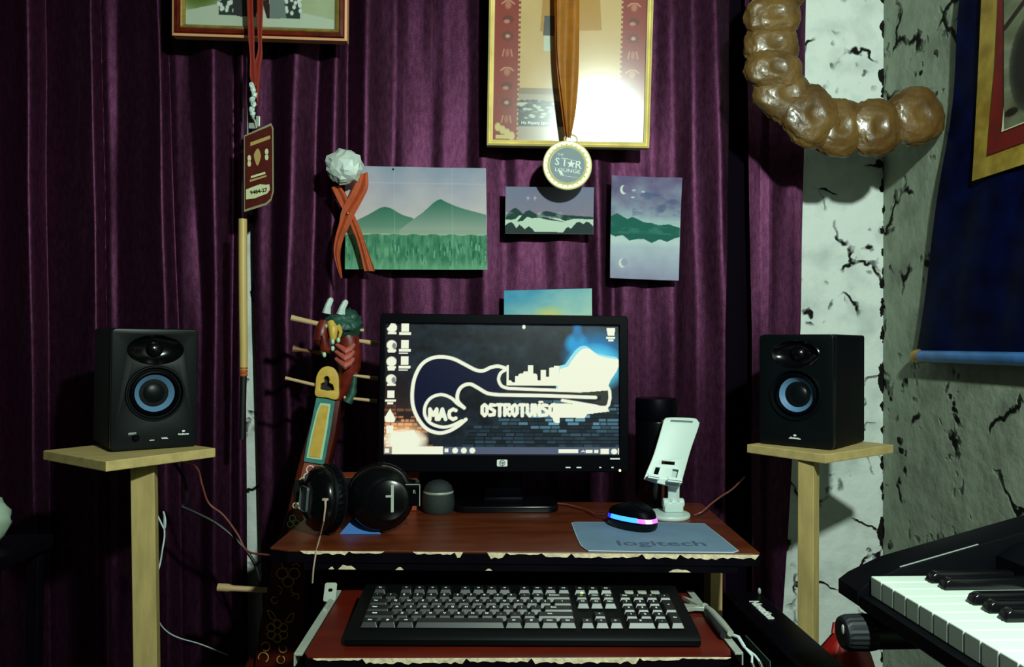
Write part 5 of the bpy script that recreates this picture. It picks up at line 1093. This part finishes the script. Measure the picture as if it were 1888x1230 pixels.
# ---- phone stand
bc = PZ(1240, 958, mz - .0002); Rb = 41 / F * bc.y
ph = thing('phone_stand', 'white plastic phone stand on the right of the desk', 'phone stand', Vector((bc.x, bc.y + .012, DZ)))
bcz = Vector((bc.x, bc.y + .03, DZ + .0002))
bm = NB(); lathe(bm, [(0, .0), (Rb * .96, .0), (Rb, .002), (Rb, .005), (Rb * .97, .0075), (Rb * .6, .009), (0, .009)], Matrix.Translation(bcz), 56); obj('round_base', bm, M['white_plastic'], ph, smooth=True)
hy = bcz.y - .0
bm = NB(); hx = P(1241, 938, hy).x
box(bm, (hx, hy, DZ + .019), (.036, .018, .020), .004)
for k in (-.0145, 0, .0145): lathe(bm, [(0, -.005), (.0075, -.005), (.0088, -.003), (.0088, .003), (.0075, .005), (0, .005)], axes((hx + k, hy, DZ + .026), Vector((0, 1, 0)), Vector((0, 0, 1)), Vector((1, 0, 0))), 24)
obj('lower_hinge', bm, M['white_plastic'], ph, smooth=True)
pn = Vector((0, -math.cos(R(22)), math.sin(R(22)))); po = P(1238, 838, hy + .004)
pxv = (hit(1287, 775, po, pn) - hit(1225, 772, po, pn)); 
def Ph(px, py): return hit(px, py, po, pn)
# plate outline in its own plane: axes u (across) and v (up the slope)
pu = (Ph(1280, 838) - Ph(1220, 838)).normalized(); pv = pn.cross(pu).normalized(); Mp = axes(po, pu, pv, pn)
def P2(px, py): d = Ph(px, py) - po; return d.dot(pu), d.dot(pv)
outl = cat([(1231, 771.5), (1258, 771.5), (1280, 773), (1286, 778), (1287, 786), (1272, 830), (1258, 880), (1254, 892), (1246, 897), (1222, 893), (1192, 884), (1190, 878), (1206, 838), (1222, 784), (1225, 775)], 4, True)
h1 = [(1236, 775), (1277, 777), (1276, 780.5), (1235, 778.5)]; h2 = [(1219, 849), (1245, 851.5), (1244, 859), (1218, 857)]
h3 = [(1208, 861), (1218, 862), (1213, 878), (1203, 876.5)]; h4 = [(1239, 864.5), (1252, 866), (1248, 883), (1237, 881)]
bm = NB(); plate_curve([[P2(*p) for p in outl]] + [[P2(*p) for p in h] for h in (h2, h3, h4)], .0018, .001, Mp, bm); obj('back_plate', bm, M['white_plastic'], ph, smooth=True)
bm = NB(); q = P2(1257, 778); Mq = Mp; prism(bm, [Mp @ Vector((*P2(*p), .0020)) for p in h1], [Mp @ Vector((*P2(*p), .0033)) for p in h1]); obj('rubber_strip', bm, M['grey_slot'], ph)
for pts in ([(1190, 880), (1211, 884), (1208, 892), (1196, 889)], [(1226, 887), (1252, 890), (1248, 896), (1232, 895)]):
    q0 = [Mp @ Vector((*P2(*p), .001)) for p in pts]
    bm = NB(); lo = [p + pn * .020 - pv * .002 for p in q0[:2]]; prism(bm, [q0[0], q0[1], lo[1], lo[0]], [p - pv * .003 for p in (q0[0], q0[1], lo[1], lo[0])]); prism(bm, [lo[0], lo[1], lo[1] + pv * .005, lo[0] + pv * .005], [p + pn * .0025 for p in (lo[0], lo[1], lo[1] + pv * .005, lo[0] + pv * .005)]); obj('lip', bm, M['white_plastic'], ph)
bm = NB(); a0_, a1_ = Vector((hx + .001, hy + .001, DZ + .028)), Ph(1244, 860) - pn * .006
dv = (a1_ - a0_); Ma = axes((a0_ + a1_) / 2, Vector((1, 0, 0)), dv.normalized().cross(Vector((1, 0, 0))), dv.normalized()); box(bm, (-.002, 0, 0), (.018, .005, dv.length), .0015, M=Ma); box(bm, (.0085, .001, 0), (.004, .008, dv.length), .0012, M=Ma); obj('arm', bm, M['white_plastic'], ph, smooth=True)

# ================================================================== KEYBOARD ON THE TRAY
ka, kb = PZ(634, 1192, KZ + .001), PZ(1293, 1194, KZ + .001); kx_ = (kb - ka).normalized(); ky_ = Vector((-kx_.y, kx_.x, 0)); KW = (kb - ka).length; KS = KW / .462; KD = .158 * KS
kt = R(5.0)
kyt = (ky_ * math.cos(kt) + Vector((0, 0, 1)) * math.sin(kt)); kzt = kx_.cross(kyt)
Mk = axes(ka, kx_, kyt, kzt)
kbd = thing('computer_keyboard', 'black full-size computer keyboard with white legends on the pull-out tray', 'keyboard', (ka + kb) / 2 + ky_ * KD / 2)
bm = NB()
prof = [(0, .002), (.003, .0), (KD - .004, .001), (KD, .003), (KD, .017), (KD - .006, .0195), (.016, .0155), (.004, .013), (0, .009)]
prism(bm, [Mk @ Vector((0, y, z)) for y, z in prof], [Mk @ Vector((KW, y, z)) for y, z in prof], bev=.0015); obj('case', bm, M['kbase'], kbd, smooth=True)
for u in (.03, KW - .03):
    bm = NB(); box(bm, (u, KD - .012, -.005), (.018, .004, .012), .001, M=Mk); obj('folding_foot', bm, M['black'], kbd)
U = .01905 * KS; ox = (KW - 22.5 * U) / 2; oy = .0175 * KS
def keycap(u, v, w=1, h=1, leg='', small=False):
    cx, cy = ox + (u + w / 2) * U, oy + (v + h / 2) * U; zb_ = .0155 + (cy / KD) * .0035 + .0008; ht = .0062
    a, b = (w * U - .0012) / 2, (h * U - .0012) / 2; sx_, syf, syb = a - .0026, b - .0046, b - .0010
    t = bmesh.new(); base = [t.verts.new((x, y, zb_)) for x, y in ((-a, -b), (a, -b), (a, b), (-a, b))]; top = [t.verts.new((x, y, zb_ + ht)) for x, y in ((-sx_, -syf), (sx_, -syf), (sx_, syb), (-sx_, syb))]
    # front skirt slopes gently towards the typist, so it catches the lamp
    t.faces.new(top); t.faces.new(base[::-1])
    for k in range(4): t.faces.new((base[k], base[(k + 1) % 4], top[(k + 1) % 4], top[k]))
    bmesh.ops.bevel(t, geom=[e for e in t.edges if e.verts[0].co.z > zb_ + .001 or e.verts[1].co.z > zb_ + .001], offset=.0010, segments=2, profile=.5, affect='EDGES')
    for v_ in t.verts:
        if v_.co.z > zb_ + ht - .0004: v_.co.z -= .0010 * (1 - min(1, abs(v_.co.x) / max(sx_, .001)))
    M2 = Mk @ Matrix.Translation((cx, cy, 0)); bm = NB(); merge(bm, t, M2)
    if leg:
        sz = .0058 if len(leg) == 1 else .0036; xx = 0 if len(leg) == 1 or w < 1.3 else -sx_ * .35
        if len(leg) > 1 and w < 1.2 and w > .9: sz = .0034
        text(bm, leg, sz, M2 @ Matrix.Translation((xx if len(leg) > 1 else -.0004, .0014, zb_ + ht + .0001)), ext=.00012, bold=.00018, mi=1)
    return bm
rows_k = []
def add(u, v, w, h, l): rows_k.append((u, v, w, h, l))
R5 = 5.25; add(0, R5, 1, 1, 'Esc')
for k in range(12): add([2, 3, 4, 5, 6.5, 7.5, 8.5, 9.5, 11, 12, 13, 14][k], R5, 1, 1, 'F%d' % (k + 1))
for k, c_ in enumerate('`1234567890-='): add(k, 4, 1, 1, c_)
add(13, 4, 2, 1, 'Backspace'); add(0, 3, 1.5, 1, 'Tab')
for k, c_ in enumerate('QWERTYUIOP[]'): add(1.5 + k, 3, 1, 1, c_)
add(13.5, 3, 1.5, 1, '\\'); add(0, 2, 1.75, 1, 'Caps')
for k, c_ in enumerate("ASDFGHJKL;'"): add(1.75 + k, 2, 1, 1, c_)
add(12.75, 2, 2.25, 1, 'Enter'); add(0, 1, 2.25, 1, 'Shift')
for k, c_ in enumerate('ZXCVBNM,./'): add(2.25 + k, 1, 1, 1, c_)
add(12.25, 1, 2.75, 1, 'Shift')
for u, w_, l in ((0, 1.25, 'Ctrl'), (1.25, 1.25, '#'), (2.5, 1.25, 'Alt'), (3.75, 6.25, ''), (10, 1.25, 'Alt'), (11.25, 1.25, '#'), (12.5, 1.25, 'Menu'), (13.75, 1.25, 'Ctrl')): add(u, 0, w_, 1, l)
for k, l in enumerate(('Ins', 'Home', 'PgUp')): add(15.25 + k, 4, 1, 1, l)
for k, l in enumerate(('Del', 'End', 'PgDn')): add(15.25 + k, 3, 1, 1, l)
add(16.25, 1, 1, 1, '^')
for k, l in enumerate('<v>'): add(15.25 + k, 0, 1, 1, l)
for k, l in enumerate(('Num', '/', '*', '-')): add(18.5 + k, 4, 1, 1, l)
for r_, ls in ((3, '789'), (2, '456'), (1, '123')):
    for k, l in enumerate(ls): add(18.5 + k, r_, 1, 1, l)
add(21.5, 2, 1, 2, '+'); add(21.5, 0, 1, 2, 'Ent'); add(18.5, 0, 2, 1, '0'); add(20.5, 0, 1, 1, '.')
rows_k.sort(key=lambda r: r[1]); rest = NB(); nk = 0
extra = [(15.25, R5, 'Prt'), (16.25, R5, 'Scr'), (17.25, R5, 'Brk')]
extra3 = [(18.7 + .0, R5), (19.75, R5), (20.8, R5)]
for (u, v, w_, h_, l) in rows_k:
    k_ = keycap(u, v, w_, h_, l)
    if nk < 99: obj('keycap', k_, [M['key'], M['legend']], kbd); nk += 1
    else:
        me = bpy.data.meshes.new('tmp'); k_.to_mesh(me); k_.free(); rest.from_mesh(me); bpy.data.meshes.remove(me)
for u, v, l in extra:
    k_ = keycap(u, v, 1, 1, l); me = bpy.data.meshes.new('tmp'); k_.to_mesh(me); k_.free(); rest.from_mesh(me); bpy.data.meshes.remove(me)
o = obj('keycap', rest, [M['key'], M['legend']], kbd); tag(o, kind='stuff')
for u in (19.1, 20.1, 21.1):
    bm = NB(); cx, cy = ox + (u + .4) * U, oy + (R5 + .35) * U; box(bm, (cx, cy, .0205), (.013, .009, .003), .001, M=Mk); obj('media_button', bm, M['steel'], kbd)
bm = NB(); ell(bm, (ox + 15.85 * U, oy + 4.99 * U + .004, .0225), (.0026, .002, .0016), Mk, 0, 2); obj('indicator_light', bm, M['led_green'], kbd)

# ================================================================== PLIERS AND CABLES AT THE TRAY
pz = KZ + .012
pl = thing('pliers', 'steel pliers lying at the right end of the tray beside the keyboard', 'pliers', PZ(1310, 1130, KZ))
bm = NB(); a = [PZ(x, y, pz) for x, y in ((1258, 1098), (1266, 1101), (1290, 1107), (1302, 1115), (1300, 1120), (1288, 1114), (1272, 1107))]; prism(bm, a, [p - Vector((0, 0, .006)) for p in a], bev=.0006); obj('jaw', bm, M['steel'], pl)
bm = NB(); a = [PZ(x, y, pz) for x, y in ((1258, 1112), (1264, 1122), (1282, 1119), (1300, 1120), (1300, 1114), (1284, 1115), (1268, 1113))]; prism(bm, a, [p - Vector((0, 0, .006)) for p in a], bev=.0006); obj('jaw', bm, M['steel'], pl)
bm = NB(); ell(bm, PZ(1299, 1117, pz), (.006, .006, .004), None, 0, 2); obj('pivot', bm, M['steel'], pl, smooth=True)
bm = NB(); tube(bm, [PZ(1300, 1117, pz), PZ(1312, 1128, pz), PZ(1330, 1148, pz), PZ(1347, 1168, pz)], [.003, .005, .0055, .0045], 10); obj('handle', bm, M['steel'], pl, smooth=True)
bm = NB(); tube(bm, [PZ(1301, 1119, pz - .002), PZ(1308, 1134, pz - .003), PZ(1322, 1155, pz - .004), PZ(1334, 1172, pz - .005)], [.003, .0045, .005, .0045], 10); obj('handle', bm, M['cap'], pl, smooth=True)
plug = PZ(1348, 1170, KZ + .006)
us = thing('cable_plug', 'thin pale cable ends with silver plugs hanging off the right tray corner', 'cable', plug)
bm = NB(); tube(bm, [plug, plug + Vector((.006, -.012, .001)), plug + Vector((.010, -.024, -.008))], .0024, 8); obj('lead', bm, M['wire_white'], us, smooth=True)
for k, (dx, dy, dz) in enumerate(((.014, -.040, -.022), (.024, -.040, -.020))):
    bm = NB(); e = plug + Vector((.010, -.024, -.008)); tube(bm, [e, e + Vector((dx * .4, dy * .3, dz * .3)), plug + Vector((dx, dy, dz))], .0016, 8); obj('lead', bm, M['wire_white'], us, smooth=True)
    bm = NB(); e = plug + Vector((dx, dy, dz)); tube(bm, [e, e + Vector((.002, -.004, -.007))], .0026, 10); obj('silver_plug', bm, M['chrome'], us, smooth=True)

# ================================================================== PIANO ON ITS STAND, RIGHT
kz = CAMZ - .262; kX = .448
near_, far_ = .40, PZ(1605, 1062, kz).y
kX = PZ(1605, 1062, kz).x
pia = thing('electric_piano', 'black electric piano keyboard with white keys along the right wall', 'piano', Vector((kX + .14, .62, kz - .08)))
Yf, Yn = far_, .10                     # keys from the far end towards the camera
def sweep_y(bm, prof, y0, y1, mi=0, bev=0): prism(bm, [Vector((x, y0, z)) for x, z in prof], [Vector((x, y1, z)) for x, z in prof], mi, bev)
endp = [(kX - .006, kz - .039), (kX - .014, kz - .034), (kX - .014, kz - .018), (kX - .002, kz - .009), (kX + .037, kz + .009), (kX + .21, kz + .056), (kX + .32, kz + .083), (kX + .33, kz + .078), (kX + .33, kz - .042)]
bm = NB(); sweep_y(bm, endp, Yf + .003, Yf + .050, bev=.003); obj('end_block', bm, M['piano'], pia, smooth=True)
bm = NB(); sweep_y(bm, [(kX + .150, kz + .002), (kX + .150, kz + .022), (kX + .168, kz + .034), (kX + .32, kz + .078), (kX + .33, kz + .074), (kX + .33, kz - .042), (kX + .150, kz - .042)], Yn - .02, Yf + .0025, bev=.002); obj('control_panel', bm, M['piano'], pia)
bm = NB(); sweep_y(bm, [(kX - .012, kz - .0225), (kX - .012, kz - .036), (kX - .006, kz - .041), (kX + .149, kz - .042), (kX + .149, kz - .0225)], Yn - .02, Yf + .0025, bev=.002); obj('key_bed', bm, M['piano'], pia)
def on_top(x): return kz + .009 + (x - kX - .037) / .173 * .047
bm = NB(); tube(bm, [Vector((kX + d, Yf + .0045, on_top(kX + d) - .0005)) for d in (.037, .07, .10, .13)], .0009, 6); obj('seam_trim', bm, M['steel_dim'], pia, smooth=True)
kw = .0235; n_k = 0; y = Yf; blacks = []
pat = [1, 1, 0, 1, 1, 1, 0]   # black key after this white key (walking towards the camera)
while y > Yn + kw and n_k < 31:
    bm = NB(); box(bm, (kX + .074, y - kw / 2, kz - .011), (.148, kw - .0010, .022), .0012); obj('white_key', bm, M['ivory'], pia)
    if n_k > 0 and pat[(n_k + 0) % 7 - 1]: blacks.append(y)
    y -= kw; n_k += 1
for yk in blacks:
    bm = NB(); t = bmesh.new(); a = [(.053, 0.0005), (.056, .009), (.062, .0118), (.149, .0118), (.149, .0005)]
    q0 = [t.verts.new((kX + x, yk - .0068 + (.0012 if z > .005 else 0), kz + z)) for x, z in a]; q1 = [t.verts.new((kX + x, yk + .0068 - (.0012 if z > .005 else 0), kz + z)) for x, z in a]
    t.faces.new(q0); t.faces.new(q1[::-1])
    for k in range(5): t.faces.new((q0[k], q1[k], q1[(k + 1) % 5], q0[(k + 1) % 5]))
    bmesh.ops.recalc_face_normals(t, faces=t.faces[:]); bmesh.ops.bevel(t, geom=t.edges[:], offset=.0011, segments=2, profile=.5, affect='EDGES'); merge(bm, t); obj('black_key', bm, M['piano_key_black'], pia, smooth=True)
# keyboard stand with rubber capped arms
ks = thing('piano_stand', 'black folding keyboard stand with ribbed end caps under the piano', 'stand', Vector((kX + .13, .6, 0)))
zs_ = kz - .0425 - .0205
for k, yy in enumerate((Yf - .0, .20)):
    bm = NB(); tube(bm, [Vector((kX + .0, yy, zs_)), Vector((kX + .34, yy, zs_))], .0195, 20); obj('arm', bm, M['dark_metal'], ks, smooth=True)
    bm = NB(); Mq = axes(Vector((kX - .034, yy, zs_ - .001)), Vector((0, 0, 1)), Vector((0, 1, 0)), Vector((1, 0, 0))); t = bmesh.new(); n = 40; rws = []
    for h_, r_ in ((0, .0), (0, .014), (.001, .0175), (.006, .0198), (.030, .0205), (.036, .0195), (.036, .0)):
        if r_ == 0: rws.append([t.verts.new((0, 0, h_))]); continue
        rws.append([t.verts.new(((r_ - (.0008 if k2 % 2 and h_ > .002 else 0)) * math.cos(2 * math.pi * k2 / n), (r_ - (.0008 if k2 % 2 and h_ > .002 else 0)) * math.sin(2 * math.pi * k2 / n), h_)) for k2 in range(n)])
    for a, b in zip(rws, rws[1:]):
        for k2 in range(n):
            if len(a) == 1: t.faces.new((a[0], b[(k2 + 1) % n], b[k2]))
            elif len(b) == 1: t.faces.new((a[k2], a[(k2 + 1) % n], b[0]))
            else: t.faces.new((a[k2], a[(k2 + 1) % n], b[(k2 + 1) % n], b[k2]))
    merge(bm, t, Mq); obj('rubber_cap', bm, M['cap'], ks)
    bm = NB(); ell(bm, (kX - .0343, yy - .004, zs_ + .004), (.0015, .003, .006), None, 0, 2); obj('cap_screw', bm, M['steel'], ks, smooth=True)
    bm = NB(); sgn = 1 if k == 0 else -1; tube(bm, [Vector((kX + .13, yy, zs_ - .01)), Vector((kX + .13 + .0, .5 - (yy - .5) * .9, .024))], .014, 14); obj('crossed_leg', bm, M['dark_metal'], ks, smooth=True)
bm = NB(); 
for yy in (.5 - (Yf - .5) * .9, .5 - (.20 - .5) * .9):
    bm = NB(); tube(bm, [Vector((kX + .0, yy, .0185)), Vector((kX + .30, yy, .0185))], .018, 14); obj('foot_bar', bm, M['dark_metal'], ks, smooth=True)

# ================================================================== DARK CASE AND RED BAG BEHIND THE PIANO
# leaning synthesizer case: from the floor near the piano up to the curtain behind
cx0, cx1, cy0, cy1, cz = .436, .502, .90, 1.30, .612
case = thing('equipment_case', 'tall narrow black equipment case with white lettering, between desk and right stand', 'case', Vector(((cx0 + cx1) / 2, (cy0 + cy1) / 2, 0)))
bm = NB(); box(bm, ((cx0 + cx1) / 2, (cy0 + cy1) / 2, cz / 2 + .001), (cx1 - cx0, cy1 - cy0, cz), .004); obj('case_body', bm, M['black'], case, smooth=True)
ya, yb = 1.262, 1.155; bm = NB(); text(bm, 'Novation', .022, axes(Vector((cx0 + .036, (ya + yb) / 2, cz + .0013)), Vector((0, -1, 0)), Vector((1, 0, 0)), Vector((0, 0, 1))), ext=.0003, bold=.0008); obj('maker_lettering', bm, M['white_ink'], case)
bm = NB(); box(bm, (cx0 - .0006, 1.135, cz - .036), (.0012, .10, .012), .0003); obj('grey_label', bm, M['grey_slot'], case)
bm = NB(); ell(bm, (cx1 - .006, 1.285, cz + .006), (.003, .003, .006), None, 0, 2); obj('metal_stud', bm, M['steel'], case, smooth=True)
# red bag
rY = 1.05; bo = P(1578, 1230, rY)
rbg = thing('red_bag', 'red nylon bag standing on the floor under the piano stand cap', 'bag', Vector((bo.x + .01, rY + .04, 0)))
t = bmesh.new(); rows = []; tp = P(1556, 1160, rY + .05); H0 = tp.z
for i in range(19):
    u = i / 18; wdt = .052 + .008 * (1 - u) if u < .8 else (.0536) * math.sqrt(max(.02, 1 - ((u - .8) / .2) ** 2)); dp = .042 + .006 * (1 - u) if u < .85 else .043 * math.sqrt(max(.03, 1 - ((u - .85) / .15) ** 2))
    cx = bo.x + .015 - (bo.x + .015 - tp.x) * u ** 2 + .012 * (1 - u); rows.append([t.verts.new((cx + wdt * math.cos(2 * math.pi * k / 32) + .003 * mnoise.noise(Vector((k * .4, u * 6, 0))), rY + .05 + dp * math.sin(2 * math.pi * k / 32) + .012 * mnoise.noise(Vector((k * .3, u * 5, 4))), .002 + (H0 - .002) * u)) for k in range(32)])
for a, b in zip(rows, rows[1:]):
    for k in range(32): t.faces.new((a[k], a[(k + 1) % 32], b[(k + 1) % 32], b[k]))
t.faces.new(rows[0][::-1]); t.faces.new(rows[-1]); bm = NB(); merge(bm, t); obj('bag_body', bm, M['red_bag'], rbg, smooth=True)
bm = NB(); tube(bm, [Vector((tp.x - .014, rY + .055, H0 - .008)), Vector((tp.x - .01, rY + .06, H0 + .004)), Vector((tp.x + .01, rY + .06, H0 + .004)), Vector((tp.x + .014, rY + .055, H0 - .008))], .003, 8); obj('handle', bm, M['red_bag'], rbg, smooth=True)
# pale cloth at the far left edge
pc = P(-30, 970, 1.25)
bm = NB(); prof = cat([(-40, 915), (-6, 922), (3, 930), (6, 938), (5, 952), (3, 965), (4, 980), (1, 998), (-3, 1010), (-40, 1020)], 3); q = [P(x, y, 1.25) for x, y in prof]
bm.free(); t = bmesh.new(); rows = []
rt_ = P(5, 940, 1.25); zt2, zb2 = P(0, 918, 1.25).z, P(0, 1012, 1.25).z
for i in range(13):
    u = i / 12; z = zt2 + (zb2 - zt2) * u; r_ = .05 * (.55 + .45 * math.sin(u * math.pi)) if 0 < i < 12 else .012
    rows.append([t.verts.new((rt_.x - .052 + (r_ + .006 * mnoise.noise(Vector((k * .5, i * .6, 2)))) * math.cos(2 * math.pi * k / 24), 1.27 + r_ * .8 * math.sin(2 * math.pi * k / 24), z)) for k in range(24)])
for a, b in zip(rows, rows[1:]):
    for k in range(24): t.faces.new((a[k], a[(k + 1) % 24], b[(k + 1) % 24], b[k]))
t.faces.new(rows[0][::-1]); t.faces.new(rows[-1]); pb = thing('cloth_pouch', 'pale cloth pouch at the left edge, on a dark stool', 'pouch', Vector((rt_.x - .05, 1.27, zb2)))
bm = NB(); merge(bm, t); obj('pouch_body', bm, M['pale_cloth'], pb, smooth=True)
sx_, sy_ = rt_.x - .052, 1.27
st_ = thing('stool', 'black wooden stool standing in the dark under the pale cloth pouch', 'stool', Vector((sx_, sy_, 0)))
bm = NB(); box(bm, (sx_, sy_, zb2 - .012), (.16, .16, .022), .004); obj('seat', bm, M['edge_black'], st_)
for a in (-.06, .06):
    for b in (-.06, .06):
        bm = NB(); box(bm, (sx_ + a, sy_ + b, (zb2 - .023) / 2), (.02, .02, zb2 - .024), .002); obj('leg', bm, M['edge_black'], st_)

# ================================================================== LOOSE CABLES
def cable(label, pts, r, m_, nm='cable', grp=None):
    bm = NB(); tube(bm, [tuple(p) for p in cat([tuple(p) for p in pts], 6)], r, 8); o = obj(nm, bm, m_, smooth=True); tag(o, label, 'cable', grp)
cable('brown-red cable running from the left speaker down past the lute', [P(330, 850, 1.44), P(362, 862, 1.47), P(373, 895, 1.48), P(385, 928, 1.49), P(412, 950, 1.49), P(438, 985, 1.48), P(456, 1016, 1.47), P(492, 1023, 1.45), P(560, 1030, 1.43)], .0019, M['wire_copper'])
cable('black cable sagging behind the left stand towards the lute peg', [P(318, 850, 1.46), P(338, 880, 1.49), P(345, 925, 1.50), P(335, 933, 1.50), P(360, 945, 1.50), P(400, 966, 1.50), P(440, 1000, 1.50), P(470, 1040, 1.5), P(482, 1090, 1.5)], .0032, M['wire_dark'])
cable('white cable looping out beside the left stand post', [P(284, 938, 1.42), P(294, 958, 1.42), P(303, 975, 1.42), P(305, 960, 1.42), P(301, 944, 1.43), P(303, 975, 1.44), P(303, 992, 1.43), P(300, 1010, 1.42), P(295, 1040, 1.42), P(288, 1062, 1.40)], .0015, M['wire_white'])
cable('white cable hanging low from the left stand post', [P(287, 1130, 1.40), P(295, 1150, 1.42), P(310, 1166, 1.44), P(332, 1177, 1.46), P(370, 1188, 1.5), P(420, 1208, 1.55)], .0012, M['wire_white'])
cable('brown-red cable curling up from the desk right edge', [PZ(1280, 950, DZ + .002), P(1294, 944, 1.40), P(1310, 930, 1.42), P(1330, 915, 1.46), P(1350, 902, 1.5), P(1372, 880, 1.58)], .0017, M['wire_copper'])
